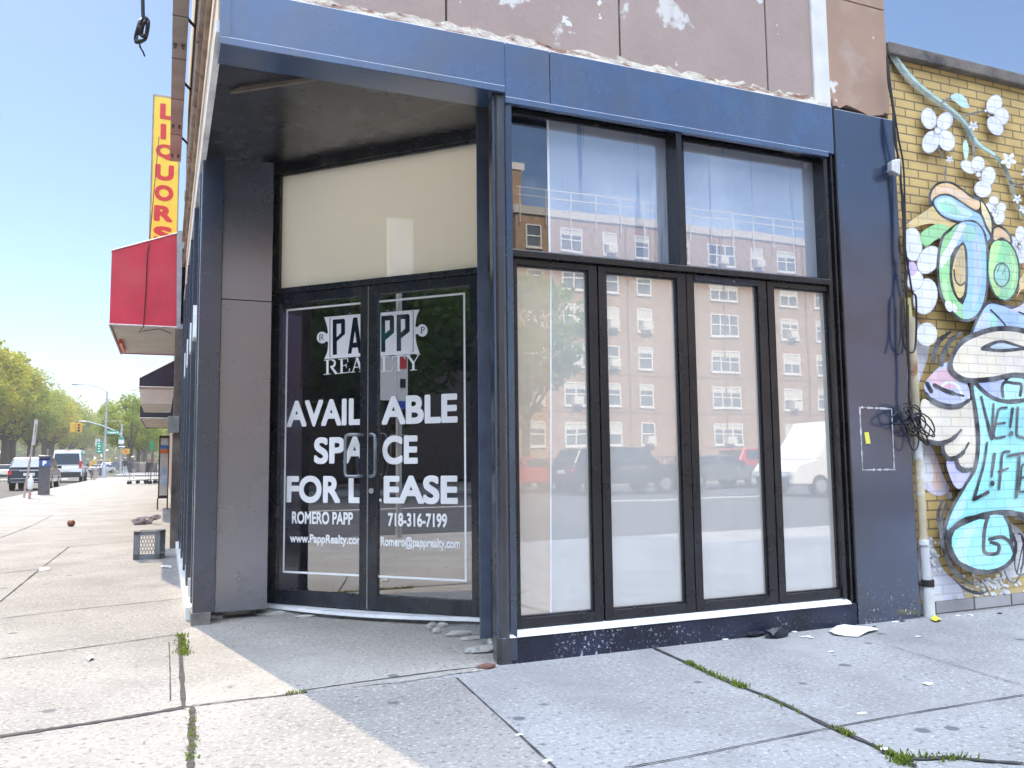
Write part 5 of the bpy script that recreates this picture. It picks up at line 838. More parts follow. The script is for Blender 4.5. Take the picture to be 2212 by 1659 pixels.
# ------------------------------------------------------------------ vehicles
tyre_m = pm('tyre', (.02, .02, .022), .8); rim_m = pm('wheel_rim', (.45, .46, .48), .3, metal=.7); carglass = pm('car_glass', (.02, .025, .03), .04, spec=1, ior=1.7)
tail_m = pm('tail_light', (.55, .02, .02), .25, spec=.8); head_m = pm('head_light', (.75, .77, .8), .1, spec=1); trim_m = pm('dark_trim', (.03, .03, .032), .5); plate_m = pm('number_plate', (.72, .70, .62), .5, var=.03)
def paintm(nm, c): return pm(nm, c, .25, spec=.6, var=.02, coat=.7)
def vehicle(name, label, cat, mat, W, lower, green_, wheels, r, group=None, wins=None, van=False):
    """lower/green_: side outlines (y, z) in metres, y = 0 at the rear bumper; the cabin leans in towards the roof"""
    t = thing(name, label, cat, (0, 0, 0), group); hw = W/2
    zmax = max(z for y, z in green_); zb = min(z for y, z in green_); tum = .10 if not van else .09
    def hwz(z): return (hw-.01-(z-zb)/(zmax-zb)*tum*1.6)*Q if z > zb else hw*Q
    m = MB(); n = len(lower); a = [Vector((-hw*Q, y*Q, z*Q)) for y, z in lower]; b = [Vector((hw*Q, y*Q, z*Q)) for y, z in lower]
    m.add(a+b, [tuple(range(n))[::-1], tuple(range(n, 2*n))]+[(i, (i+1) % n, n+(i+1) % n, n+i) for i in range(n)])
    g = len(green_); a = [Vector((-hwz(z), y*Q, z*Q)) for y, z in green_]; b = [Vector((hwz(z), y*Q, z*Q)) for y, z in green_]
    m.add(a+b, [tuple(range(g))[::-1], tuple(range(g, 2*g))]+[(i, (i+1) % g, g+(i+1) % g, g+i) for i in range(g)])
    m.build('body', mat, t, bevel=.05)
    for y in wheels:
        for s in (-1, 1):
            x = s*(hw-.10); wv = MB(); wv.tube([((x-.11)*Q, y*Q, r*Q), ((x+.11)*Q, y*Q, r*Q)], r*Q, 18); ww = wv.build('wheel', tyre_m, t, bevel=.02)
            MB().tube([((x+s*.105)*Q, y*Q, r*Q), ((x+s*.118)*Q, y*Q, r*Q)], r*.62*Q, 12).build('rim', rim_m, ww)
    def band(p0, p1, f0, f1, inx, name_):      # glass laid just proud of the cabin between two outline points
        (ya, za), (yb, zb_) = p0, p1; pa = (ya+(yb-ya)*f0, za+(zb_-za)*f0); pb = (ya+(yb-ya)*f1, za+(zb_-za)*f1); d = Vector((yb-ya, zb_-za)).normalized(); nn = Vector((-d.y, d.x))*.03
        q = [(-hwz(pa[1])+inx*Q, pa), (hwz(pa[1])-inx*Q, pa), (hwz(pb[1])-inx*Q, pb), (-hwz(pb[1])+inx*Q, pb)]
        sgn = 1 if nn.x*(green_mid-ya) < 0 else -1
        MB().poly([(x, (p[0]+sgn*nn.x)*Q, (p[1]+sgn*nn.y)*Q) for x, p in q]).build(name_, carglass, t)
    green_mid = sum(p[0] for p in green_)/g
    band(green_[0], green_[1], .12, .9, .10, 'rear_window'); 
    if not van or wins is None: band(green_[-1], green_[-2], .12, .92, .08, 'windscreen')
    for y0, y1 in (wins or []):
        z0 = zb+(zmax-zb)*.12; z1 = zb+(zmax-zb)*.82
        for s in (-1, 1):
            sh = (z1-z0)*.28; MB().poly([(s*(hwz(z0)+.012), y0*Q, z0*Q), (s*(hwz(z0)+.012), y1*Q, z0*Q), (s*(hwz(z1)+.012), (y1-sh*.9)*Q, z1*Q), (s*(hwz(z1)+.012), (y0+sh*.3)*Q, z1*Q)]).build('side_window', carglass, t)
    yb0 = min(y for y, z in lower); zt = max(z for y, z in lower if y < .3); L_ = max(y for y, z in lower)
    for s in (-1, 1):
        tz = zt-.28 if not van else 1.05
        MB().box(((s*(hw-.10)-.085)*Q, (yb0-.02)*Q, (tz)*Q), ((s*(hw-.10)+.085)*Q, (yb0+.12)*Q, (tz+(.2 if not van else .55))*Q)).build('tail_light', tail_m, t)
        MB().box(((s*(hw-.24)-.17)*Q, (L_-.15)*Q, .66*Q), ((s*(hw-.24)+.17)*Q, (L_+.015)*Q, .82*Q)).build('head_light', head_m, t)
        MB().box(((s*(hw+.10)-.09)*Q, (wheels[1]-.75)*Q, (zb+.02)*Q), ((s*(hw+.10)+.09)*Q, (wheels[1]-.62)*Q, (zb+.18)*Q)).build('mirror', trim_m, t)
    MB().box((-.26*Q, (yb0-.025)*Q, (zt-.34)*Q), (.26*Q, (yb0+.05)*Q, (zt-.19)*Q)).build('number_plate', plate_m, t)
    MB().box((-(hw-.02)*Q, (yb0-.07)*Q, .38*Q), ((hw-.02)*Q, (yb0+.1)*Q, .56*Q)).build('rear_bumper', trim_m, t, bevel=.03)
    MB().box((-(hw-.25)*Q, (L_-.05)*Q, .42*Q), ((hw-.25)*Q, (L_+.02)*Q, .62*Q)).build('grille', trim_m, t, bevel=.02)
    return t
SEDL = [(0, .35), (.02, .62), (.08, .95), (.9, 1.0), (3.3, .98), (4.3, .86), (4.65, .70), (4.7, .35)]; SEDG = [(.55, .97), (1.35, 1.40), (2.5, 1.44), (3.45, .96)]
SUVL = [(0, .40), (.0, .70), (.05, 1.10), (.6, 1.16), (3.6, 1.10), (4.6, 1.02), (4.85, .85), (4.9, .38)]; SUVG = [(.08, 1.13), (.42, 1.68), (1.4, 1.76), (2.9, 1.70), (3.75, 1.09)]
VANL = [(0, .42), (.0, .70), (.0, 1.20), (.3, 1.25), (4.6, 1.22), (5.4, 1.08), (5.65, .8), (5.7, .4)]; VANG = [(.02, 1.22), (.16, 2.28), (.45, 2.45), (3.9, 2.45), (4.75, 1.2)]
PICL = [(0, .55), (.0, 1.15), (1.6, 1.18), (3.9, 1.15), (5.2, 1.10), (5.5, .95), (5.6, .5)]; PICG = [(1.65, 1.16), (1.85, 1.82), (3.2, 1.84), (3.95, 1.14)]
def place(t, x, y, rz): t.location = Vector((x, y, -.145))*K; t.rotation_euler.z = rad(rz); return t
sv_ = place(vehicle('parked_car', 'black suv parked at the kerb in front of the white van', 'car', paintm('black_paint', (.012, .013, .02)), 1.95, SUVL, SUVG, (.95, 3.9), .38, wins=[(.5, 1.35), (1.42, 2.3), (2.36, 3.4)]), -9.80, 53.3, 0)
MB().box((-.45*Q, -.03*Q, 1.0*Q), (.45*Q, .03*Q, 1.06*Q)).build('chrome_strip', alum, sv_); MB().box((-.85*Q, -.09*Q, .60*Q), (.85*Q, -.0*Q, .64*Q)).build('chrome_strip', alum, sv_); MB().box((-.8*Q, -.09*Q, .43*Q), (.8*Q, -.06*Q, .46*Q)).build('chrome_strip', alum, sv_)
MB().box((-.7*Q, .7*Q, 1.78*Q), (-.66*Q, 2.6*Q, 1.82*Q)).box((.66*Q, .7*Q, 1.78*Q), (.7*Q, 2.6*Q, 1.82*Q)).build('roof_rail', alum, sv_)
vn = place(vehicle('parked_van', 'white passenger van parked ahead of the black suv', 'van', paintm('white_paint_van', (.78, .78, .78)), 2.05, VANL, VANG, (1.0, 4.6), .36, wins=[(.5, 1.7), (1.8, 3.0), (3.1, 4.2)], van=True), -10.15, 78, 0)
MB().box((-.98*Q, -.08*Q, .40*Q), (.98*Q, .02*Q, .78*Q)).build('lower_trim', trim_m, vn); MB().box((-.25*Q, .10*Q, 2.36*Q), (.25*Q, .2*Q, 2.42*Q)).build('brake_light', tail_m, vn)
place(vehicle('car', 'pale car with lit red lamps driving at the left frame edge', 'car', paintm('cream_paint', (.62, .55, .46)), 1.9, SEDL, SEDG, (.9, 3.75), .33, wins=[(1.0, 2.0), (2.08, 3.1)]), -17.6, 92, 0)
place(vehicle('parked_car', 'white sedan waiting beyond the bicycles', 'car', paintm('silver_white_paint', (.66, .68, .70)), 1.9, SEDL, SEDG, (.9, 3.75), .33, wins=[(1.0, 2.0), (2.08, 3.1)]), -14.2, 165, -28)
place(vehicle('parked_car', 'dark car standing in front of the white sedan', 'car', paintm('dark_grey_paint', (.06, .06, .07)), 1.9, SUVL, SUVG, (.95, 3.9), .36, wins=[(.5, 1.35), (1.42, 2.3), (2.36, 3.4)]), -12.8, 176, -20)
place(vehicle('car', 'distant small dark car on the bright avenue', 'car', paintm('blue_grey_paint', (.05, .06, .08)), 1.9, SEDL, SEDG, (.9, 3.75), .33, wins=[(1.0, 2.0), (2.08, 3.1)]), -18, 258, -70)
bl0 = vehicle('parked_car', 'blue car nearest in the far row behind the white van', 'car', paintm('blue_paint', (.10, .16, .34)), 1.85, SUVL, SUVG, (.95, 3.9), .36, 'cars parked along the far kerb', wins=[(.5, 1.35), (1.42, 2.3), (2.36, 3.4)])
place(bl0, -28.6, 205, 0)
for k in range(10):
    d_ = dup(bl0); place(d_, -28.6, 212+k*7, 0) if k < 6 else place(d_, -28.6, 110+(k-6)*8, 0); d_['label'] = 'one of the blue grey cars in the far kerb row'
ob_ = place(vehicle('truck', 'small orange yellow van seen beside the lamp pole', 'van', paintm('orange_paint', (.62, .36, .05)), 2.1, VANL, VANG, (1.0, 4.6), .36, wins=[(.5, 1.7), (1.8, 3.0)], van=True), -15, 240, 90)
# ------------------------------------------------------------------ people
def person(label, loc, rz, sc, joints, cols, hat=False, held=None):
    t = thing('person', label, 'person', loc)
    names = list(joints); idx = {n_: i for i, n_ in enumerate(names)}
    vs = [joints[n_][0] for n_ in names]; ed = [(idx[joints[n_][2]], idx[n_]) for n_ in names if joints[n_][2]]
    me = bpy.data.meshes.new('p'); me.from_pydata([Vector(v)*sc for v in vs], ed, []); ob = bpy.data.objects.new('p', me); COL.objects.link(ob)
    md = ob.modifiers.new('s', 'SKIN'); sk = me.skin_vertices[0].data
    for n_ in names: sk[idx[n_]].radius = [joints[n_][1]*sc]*2; sk[idx[n_]].use_root = (n_ == 'pelvis')
    ob.modifiers.new('u', 'SUBSURF').levels = 1; bpy.context.view_layer.update()
    m2 = bpy.data.meshes.new_from_object(ob.evaluated_get(bpy.context.evaluated_depsgraph_get())); bpy.data.objects.remove(ob)
    mb = MB(); R_ = Matrix.Rotation(rad(rz), 3, 'Z'); L0 = Vector(loc)
    vv = [R_ @ v.co + L0 for v in m2.vertices]
    for p in m2.polygons:
        z = sum(m2.vertices[i].co.z for i in p.vertices)/len(p.vertices)/sc; c = sum((m2.vertices[i].co for i in p.vertices), Vector())/len(p.vertices)/sc
        mi = 3 if z < .07 else 2 if (z < .90 and abs(c.x) < .26) else 0 if z > 1.47 else 1
        if mi in (1, 2) and any((Vector(joints[h_][0])-c).length < .11 for h_ in ('handL', 'handR')): mi = 0
        mb.add([vv[i] for i in p.vertices], [tuple(range(len(p.vertices)))], mi, True)
    for h_, el in (('handL', 'elbowL'), ('handR', 'elbowR')):        # four fingers and a thumb curling off each palm
        a = Vector(joints[h_][0]); d = (a-Vector(joints[el][0])).normalized(); sd2 = d.orthogonal().normalized()
        for k in range(5):
            o = sd2*(-.03+.017*k) if k < 4 else sd2*.05; ln = (.07, .08, .075, .06, .05)[k]
            mb.tube([R_ @ ((a+d*.05+o)*sc)+L0, R_ @ ((a+d*(.05+ln*.6)+o)*sc)+L0, R_ @ ((a+d*(.05+ln)+o*.9+Vector((0, .015, -.01)))*sc)+L0], [.009*sc, .008*sc, .006*sc], 5, 0)
    hd = Vector(joints['head'][0])
    for dx in (-.033, .033): mb.blob(R_ @ ((hd+Vector((dx, -.088, .03)))*sc)+L0, .013*sc, 1, 1, 0, mi=4)
    mb.blob(R_ @ ((hd+Vector((0, -.11, -.005)))*sc)+L0, .018*sc, 1, 1, 0, (.7, 1, 1.2), mi=0); mb.blob(R_ @ ((hd+Vector((0, -.092, -.05)))*sc)+L0, .02*sc, 1, 1, 0, (1.3, .5, .3), mi=5)
    for dx in (-.09, .09): mb.blob(R_ @ ((hd+Vector((dx, 0, 0)))*sc)+L0, .028*sc, 1, 1, 0, (.4, .8, 1), mi=0)
    mb.build('body', [pm('skin', (.35, .20, .14), .6)]+[pm('cloth', c, .8, var=.1, scale=5) for c in cols]+[pm('shoe', (.10, .07, .07), .6), rubber, pm('lips', (.30, .12, .10), .6)], t)
    hb = MB(); hb.blob(R_ @ ((hd+Vector((0, .02, .055)))*sc)+L0, .112*sc, 4, 2, .06, (.95, 1.05, .8)); 
    if hat: hb.tube([R_ @ ((hd+Vector((0, 0, .06)))*sc)+L0, R_ @ ((hd+Vector((0, 0, .075)))*sc)+L0], .17*sc, 14)
    hb.build('hat' if hat else 'hair', pm('hat_cloth', (.62, .58, .50), .8) if hat else pm('grey_hair', (.32, .30, .28), .8), t)
    return t
def J(**k):
    d = dict(pelvis=((0, 0, .93), .14, None), waist=((0, 0, 1.08), .13, 'pelvis'), chest=((0, 0, 1.30), .15, 'waist'), neck=((0, 0, 1.47), .055, 'chest'), chin=((0, -.02, 1.55), .075, 'neck'), head=((0, -.02, 1.62), .10, 'chin'), crown=((0, 0, 1.70), .075, 'head'),
        shL=((-.17, 0, 1.40), .065, 'chest'), elbowL=((-.24, .02, 1.12), .048, 'shL'), wristL=((-.25, -.03, .90), .034, 'elbowL'), handL=((-.25, -.05, .82), .036, 'wristL'),
        shR=((.17, 0, 1.40), .065, 'chest'), elbowR=((.24, .02, 1.12), .048, 'shR'), wristR=((.25, -.03, .90), .034, 'elbowR'), handR=((.25, -.05, .82), .036, 'wristR'),
        hipL=((-.09, 0, .86), .10, 'pelvis'), kneeL=((-.10, -.03, .48), .065, 'hipL'), ankL=((-.10, .03, .09), .042, 'kneeL'), toeL=((-.10, -.13, .03), .032, 'ankL'),
        hipR=((.09, 0, .86), .10, 'pelvis'), kneeR=((.10, -.03, .48), .065, 'hipR'), ankR=((.10, .03, .09), .042, 'kneeR'), toeR=((.10, -.13, .03), .032, 'ankR')); d.update(k); return d
gm_ = onG(285, 1038)
person('man in cap, dark jacket and beige trousers walking towards the camera', (gm_.x, gm_.y, 0), -8, Q*1.02, J(elbowL=((-.28, -.02, 1.14), .05, 'shL'), wristL=((-.12, -.2, 1.18), .036, 'elbowL'), handL=((-.06, -.24, 1.2), .036, 'wristL'), kneeL=((-.14, -.02, .48), .065, 'hipL'), ankL=((-.20, .16, .12), .042, 'kneeL'), toeL=((-.21, .02, .03), .032, 'ankL'), kneeR=((.12, -.14, .48), .065, 'hipR'), ankR=((.13, -.16, .09), .042, 'kneeR'), toeR=((.13, -.32, .03), .032, 'ankR')), ((.07, .06, .08), (.55, .50, .44)), hat=True)
gw_ = onG(269, 1027); person('person in pale sun hat, black top and light skirt trousers seen from behind', (gw_.x, gw_.y, 0), 170, Q*1.12, J(), ((.03, .03, .04), (.50, .53, .58)), hat=True)
person('distant person in dark clothes crossing near the grey car', (-5.8, 190, 0), 20, Q*1.0, J(kneeL=((-.12, -.14, .48), .065, 'hipL')), ((.06, .05, .06), (.08, .08, .10)))
person('distant person in black walking right of the other far walker', (-5.1, 193, 0), -30, Q*1.0, J(kneeR=((.12, -.14, .48), .065, 'hipR')), ((.02, .02, .03), (.05, .05, .08)))
# ------------------------------------------------------------------ shopping trolleys by the wall
wire = pm('trolley_wire', (.17, .18, .20), .35, metal=.6)
def trolley(label, wm=wire):
    t = thing('shopping_cart', label, 'shopping cart', (0, 0, 0), 'shopping carts lined up by the wall'); m = MB(); r = .011
    def ring(y0, y1, x, z): m.tube([(-x, y0, z), (x, y0, z), (x, y1, z), (-x, y1, z), (-x, y0, z)], r, 4, cap=False)
    for k in range(9): f = k/8; ring(-.45+.05*(1-f), .5, .24+.06*f, .55+.45*f)
    for k in range(12):
        x = -.24+.48*k/11; m.tube([(x, -.4, .55), (x*1.25, -.45, 1.0)], r*.8, 4, cap=False); m.tube([(x, .5, .55), (x*1.25, .5, 1.0)], r*.8, 4, cap=False)
    for k in range(16):
        y = -.4+.9*k/15
        for s in (-1, 1): m.tube([(s*.24, y, .55), (s*.30, y, 1.0)], r*.8, 4, cap=False)
        m.tube([(-.24, y, .55), (.24, y, .55)], r*.8, 4, cap=False)
    m.build('basket', wm, t)
    c = MB()
    for s in (-1, 1): c.tube([(s*.27, -.62, 1.1), (s*.27, -.45, .95), (s*.26, -.42, .5), (s*.26, -.45, .18), (s*.22, .55, .2)], .018, 6)
    c.tube([(-.22, .55, .2), (.22, .55, .2)], .018, 6); c.build('frame', pm('trolley_frame', (.16, .17, .19), .4, metal=.5), t)
    MB().tube([(-.3, -.62, 1.1), (.3, -.62, 1.1)], .025, 8).build('handle', pm('handle_red', (.45, .08, .08), .5), t)
    for x, y in ((-.24, -.42), (.24, -.42), (-.2, .5), (.2, .5)): MB().tube([(x-.02, y, .08), (x+.02, y, .08)], .08, 10).build('wheel', rubber, t)
    return t
cart0 = trolley('nearest shopping cart of the row, turned with its basket outwards')
ci = onG(300, 1046); spots = [(ci.x, ci.y, 75), (ci.x+.5, ci.y+1.6, 80), (ci.x+1.0, ci.y+3.0, 78), (ci.x+1.35, ci.y-.2, 84), (ci.x+1.9, ci.y+1.0, 86)]
for k, (x, y, a) in enumerate(spots):
    o = cart0 if k == 0 else dup(cart0); o.location = Vector((x, y, 0))*K; o.rotation_euler.z = rad(a); o.scale = (1.25, 1.25, 1.5)
    if k: o['label'] = ['second shopping cart nested just behind the nearest one', 'farthest shopping cart of the nested row', 'shopping cart closest to the wall beside the poster frame', 'shopping cart half hidden by the poster frame'][k-1]
# ------------------------------------------------------------------ trees
def tree_mesh(seed, H, cr, ch, leaves, lsz, trunk_r, base_h, lm, nclump=60, flat_=.85):
    r_ = random.Random(seed); tm = MB(); lean = r_.uniform(-.3, .3)
    pts = [(0, 0, 0), (lean*.2, 0, base_h*.5), (lean*.6, .1, base_h), (lean, .1, base_h+ch*.45)]; tm.tube(pts, [trunk_r*1.25, trunk_r, trunk_r*.85, trunk_r*.35], 8)
    cl_ = []; c0 = Vector((lean, 0, base_h+ch*.5))
    for k in range(nclump):
        while True:
            v = Vector((r_.uniform(-1, 1), r_.uniform(-1, 1), r_.uniform(-1, 1)))
            if .25 < v.length < 1: break
        cl_.append(c0+Vector((v.x*cr, v.y*cr, v.z*ch*.5)))
    for c in cl_[:14]:
        s_ = Vector((lean*.6, .05, base_h*r_.uniform(.75, 1.15))); mid = s_.lerp(c, .5)+Vector((0, 0, -.2)); tm.tube([s_, mid, c], [trunk_r*.42, trunk_r*.25, trunk_r*.08], 6)
    lb_ = MB(); per = leaves//nclump
    for c in cl_:
        rr_ = r_.uniform(.16, .34)*cr
        for j in range(per):
            d = Vector((r_.gauss(0, 1), r_.gauss(0, 1), r_.gauss(0, 1)*flat_)).normalized()*rr_*r_.random()**.4; p = c+d
            a = Vector((r_.gauss(0, 1), r_.gauss(0, 1), r_.gauss(0, .7))).normalized(); b = a.cross(Vector((r_.gauss(0, 1), r_.gauss(0, 1), r_.gauss(0, 1)))).normalized(); s2 = lsz*r_.uniform(.6, 1.4)
            lb_.add([p-a*s2*.5, p+b*s2*.3, p+a*s2*.6, p-b*s2*.3], [(0, 1, 2, 3)])
    return tm, lb_
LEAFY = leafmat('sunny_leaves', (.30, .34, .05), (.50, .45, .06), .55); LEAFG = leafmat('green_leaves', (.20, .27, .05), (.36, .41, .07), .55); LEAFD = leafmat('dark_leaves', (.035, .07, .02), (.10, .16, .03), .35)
def tree(label, seed, H, cr, ch, leaves, lsz, tr, bh, lm, group, ncl=60):
    t = thing('tree', label, 'tree', (0, 0, 0), group); a, b = tree_mesh(seed, H, cr, ch, leaves, lsz, tr, bh, lm, ncl); a.build('trunk', wood, t); b.build('crown', lm, t); return t
GA = 'street trees along the avenue'
tA = tree('yellow green tree in the far avenue row', 1, 20, 7.2, 14, 9000, .55, .7, 6.5, LEAFY, GA, 80); tB = tree('deeper green tree in the far avenue row', 2, 21, 7.8, 15, 9000, .55, .75, 6.8, LEAFG, GA, 85)
rt = random.Random(12); first = {0: True, 1: True}
def put(proto, x, y, s, label=None, sz=None):
    global used
    if proto.get('used'): o = dup(proto)
    else: o = proto; proto['used'] = 1
    o.location = Vector((x, y, 0))*K; o.rotation_euler.z = rt.uniform(0, 6.28); o.scale = (s, s, sz or s)
    if label: o['label'] = label
    return o
for k, y in enumerate((150, 163, 177, 192, 206, 221, 238, 256, 276, 300, 330, 365)):
    put((tA, tB)[(k*2+k//3) % 2], -32.5+rt.uniform(-1, 1), y, rt.uniform(.95, 1.12)*(1.12 if k < 3 else 1.0))
for k, y in enumerate((172, 200, 232, 270, 320)): put(tB if k % 2 else tA, -46+rt.uniform(-2, 2), y, rt.uniform(1.15, 1.3), 'tall tree in the second row behind the avenue trees')
tC = tree('bright green tree on the near pavement past the signal mast', 5, 14, 5.6, 9, 7000, .42, .35, 4.6, LEAFG, GA, 60)
tD = tree('sparse tall thin tree standing above the near pavement trees', 6, 20, 3.6, 14, 1500, .38, .3, 5, LEAFG, GA, 46)
for k, (x, y, s) in enumerate(((-7.4, 150, .95), (-7.2, 185, 1.05), (-6.8, 225, 1.1), (-5.5, 265, 1.25), (-9.0, 330, 1.5), (-14, 420, 1.8), (-20, 480, 1.9))): put(tC, x, y, s, None if k == 0 else 'green tree farther down the near pavement')
for k, (x, y, s) in enumerate(((-12, 260, 1.15), (-6.2, 210, 1.0), (-9, 290, 1.1))): put(tD, x, y, s, None if k == 0 else 'sparse tall tree among the near pavement trees')
# houses behind the avenue trees
def house(label, x, y, w_, d_, h_, c):
    t = thing('row_house', label, 'house', (x, y, 0)); MB().box((x-w_/2, y-d_/2, 0), (x+w_/2, y+d_/2, h_)).build('wall', brickmat('house_wall', c, tuple(v*.85 for v in c), (.4, .38, .35)), t)
    MB().box((x-w_/2-.3, y-d_/2-.3, h_), (x+w_/2+.3, y+d_/2+.3, h_+.5)).build('cornice', pm('cornice', (.3, .28, .26), .8), t)
    for k in range(4):
        for j in range(2):
            yy = y-d_/2+d_*(k+.5)/4; zz = 1.4+j*3.6; wf = MB().box((x+w_/2-.05, yy-.7, zz), (x+w_/2+.08, yy+.7, zz+2)).build('window', whitep, t); MB().box((x+w_/2+.02, yy-.58, zz+.12), (x+w_/2+.09, yy+.58, zz+1.88)).build('pane', darkglass, wf)
    for k in range(2):
        xx = x-w_/2+w_*(k+.5)/2; wf = MB().box((xx-.7, y-d_/2-.08, 1.4), (xx+.7, y-d_/2+.05, 3.6)).build('window', whitep, t); MB().box((xx-.58, y-d_/2-.09, 1.5), (xx+.58, y-d_/2, 3.5)).build('pane', darkglass, wf)
for i, (y, c, lb_) in enumerate(((168, (.36, .34, .34), 'grey row house glimpsed behind the leftmost trunks'), (196, (.42, .38, .34), 'pale row house glimpsed between the avenue trunks'), (226, (.30, .22, .18), 'brown row house behind the middle avenue trees'), (262, (.38, .34, .3), 'beige row house behind the far avenue trees'))): house(lb_, -56, y, 14, 20, 9, c)
house('low brown house at the far end of the near pavement', 12, 150, 22, 40, 8, (.32, .22, .17))
wl = MB(); rw_ = random.Random(9)
for k in range(9000):
    x = rw_.uniform(-150, 60); y = 620+rw_.uniform(-15, 15); hh_ = (30+9*math.sin(x*.11)+6*math.sin(x*.31+1))*rw_.random()**.7
    p = Vector((x, y, hh_)); a = Vector((rw_.gauss(0, 1), rw_.gauss(0, 1), rw_.gauss(0, 1))).normalized(); b = a.orthogonal().normalized(); s2 = rw_.uniform(1.2, 3); wl.add([p-a*s2, p+b*s2*.7, p+a*s2, p-b*s2*.7], [(0, 1, 2, 3)])
wl.build('far_woods', LEAFG, kind='stuff')
# ------------------------------------------------------------------ across the side street: what the shop windows mirror
apt = thing('apartment_building', 'long brick apartment block across the side street mirrored in the shop windows', 'building', (45, -45, 0))
aptbrick = brickmat('apartment_brick', (.40, .26, .165), (.33, .21, .13), (.42, .36, .29), bw=.23, bh=.085, ms=.010)
AY = -45.0; HT = 18.1
MB().box((19.4, -62, 0), (75, AY, HT)).build('wall', aptbrick, apt)
MB().box((-4, -66, 0), (19.2, -50, HT-.4)).build('wing_wall', aptbrick, apt)
MB().box((19.2, -62.2, HT), (75.2, AY+.15, HT+.55)).build('parapet', pm('parapet_stone', (.55, .54, .52), .8, var=.1), apt)
MB().box((-4.2, -66.2, HT-.4), (19.19, -49.85, HT+.2)).build('parapet', pm('parapet_stone', (.55, .54, .52), .8, var=.1), apt)
MB().box((14.5, -60, HT), (20.3, -46, HT+3.4)).build('roof_house', aptbrick, apt)
MB().box((14.3, -60.2, HT+3.4), (20.5, -45.9, HT+3.9)).build('parapet', whitep, apt)
MB().box((17.9, -45.99, HT+.6), (19.1, -45.95, HT+3.0)).build('roof_door', pm('grey_door', (.5, .52, .55), .6), apt)
rl = MB()
for k in range(29): rl.tube([(19.6+k*1.95, AY+.3, HT-.7), (19.6+k*1.95, AY+.3, HT+1.75)], .035, 5)
for z in (HT+1.2, HT+1.75): rl.tube([(19.3, AY+.3, z), (75, AY+.3, z)], .035, 5)
rl.build('roof_railing', wsg, apt)
sc_ = MB()
for z in (4.55, 7.2): sc_.box((19.4, AY, z), (75, AY+.03, z+.07))
for x in (27.9, 36.2, 44.0, 52): sc_.tube([(x, AY+.05, 0), (x, AY+.05, HT)], .05, 6)
sc_.build('facade_pipes', pm('brown_band', (.25, .15, .12), .8), apt)
wpan = pm('curtained_glass', (.13, .15, .17), .12, spec=.8, var=.4, scale=.8); blind = pm('window_blind', (.6, .6, .57), .7); acm = pm('air_conditioner', (.66, .65, .62), .6)
protos = {}
def apt_window(wd, x, z, ac, bl):
    key = (round(wd, 1), ac, bl)
    if key in protos: o = dup(protos[key], apt)
    else:
        hh = 1.52; n = 1 if wd < 1.3 else 2 if wd < 2 else 3
        m = MB(); fwid = .09
        for k in range(n+1): u = -wd/2+wd*k/n; m.box((u-fwid/2, -.02, 0), (u+fwid/2, .07, hh))
        for zz in (0, hh*.5, hh): m.box((-wd/2, -.02, zz-fwid/2), (wd/2, .06, zz+fwid/2))
        m.box((-wd/2-.08, -.02, -.14), (wd/2+.08, .12, -.05))
        org = Vector(apt['origin']); o = m.build('window', wsg, apt)
        def sub(mb, nm, mt):
            s_ = mb.build(nm, mt, o); return s_
        sub(MB().poly([(-wd/2, .0, 0), (wd/2, .0, 0), (wd/2, .0, hh), (-wd/2, .0, hh)]), 'pane', wpan)
        if bl: sub(MB().poly([(-wd/2, .012, hh*(.45 if bl == 1 else .72)), (wd/2, .012, hh*(.45 if bl == 1 else .72)), (wd/2, .012, hh), (-wd/2, .012, hh)]), 'blind', blind)
        if ac: sub(MB().box((-.36, .0, .02), (.36, .55, .58)).box((-.3, .551, .08), (.3, .556, .52)), 'air_conditioner', acm)
        for q_ in [o]+list(o.children):
            for v in q_.data.vertices: v.co += org       # rebased: the mesh is local to the block's base point
        protos[key] = o
    o.location = Vector((x-45, .02, z))*K
ra_ = random.Random(6); cols = [(20.7, 1.08), (23.6, 1.64), (26.6, 1.04), (29.25, 1.1), (32.45, 1.6), (36.2, 2.45), (39.5, 1.05), (42.35, 1.57), (45.5, 1.3), (49, 1.6), (52, 1.1), (55.5, 2.45)]
for j, z in enumerate((15.85, 13.1, 10.45, 7.75, 5.05, 2.35)):
    for i, (x, wd) in enumerate(cols): apt_window(wd, x, z, ra_.random() < .42, ra_.choice((0, 1, 2, 2)))
fn = thing('iron_fence', 'black iron fence in front of the brick apartment block', 'fence', (40, -41, 0)); b_ = MB()
for k in range(180): b_.box((5+k*.3, -41, .2), (5.04+k*.3, -40.96, 1.5))
for z in (.35, 1.4): b_.box((5, -41.01, z), (59, -40.95, z+.06))
b_.build('rails', rubber, fn)
tE = tree('bright leafy small tree before the brick apartment block', 15, 10, 3.3, 7, 6000, .28, .22, 3.6, leafmat('spring_leaves', (.16, .26, .04), (.30, .38, .06), .4), None, 50)
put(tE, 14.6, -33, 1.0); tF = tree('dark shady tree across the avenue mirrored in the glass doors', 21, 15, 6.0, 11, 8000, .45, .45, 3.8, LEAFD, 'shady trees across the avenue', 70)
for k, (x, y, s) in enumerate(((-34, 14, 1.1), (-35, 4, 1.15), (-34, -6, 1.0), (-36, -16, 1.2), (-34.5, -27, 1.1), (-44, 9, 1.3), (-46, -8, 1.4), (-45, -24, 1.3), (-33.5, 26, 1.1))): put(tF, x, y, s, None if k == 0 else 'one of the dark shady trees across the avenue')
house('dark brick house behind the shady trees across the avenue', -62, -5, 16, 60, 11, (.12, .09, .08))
def front(nm, label, mat, prof, x, y, rz, van=False):
    return place(vehicle(nm, label, 'van' if van else 'car', paintm('paint', mat), 2.0 if not van else 2.1, prof[0], prof[1], prof[2], .36, wins=prof[3], van=van), x, y, rz)
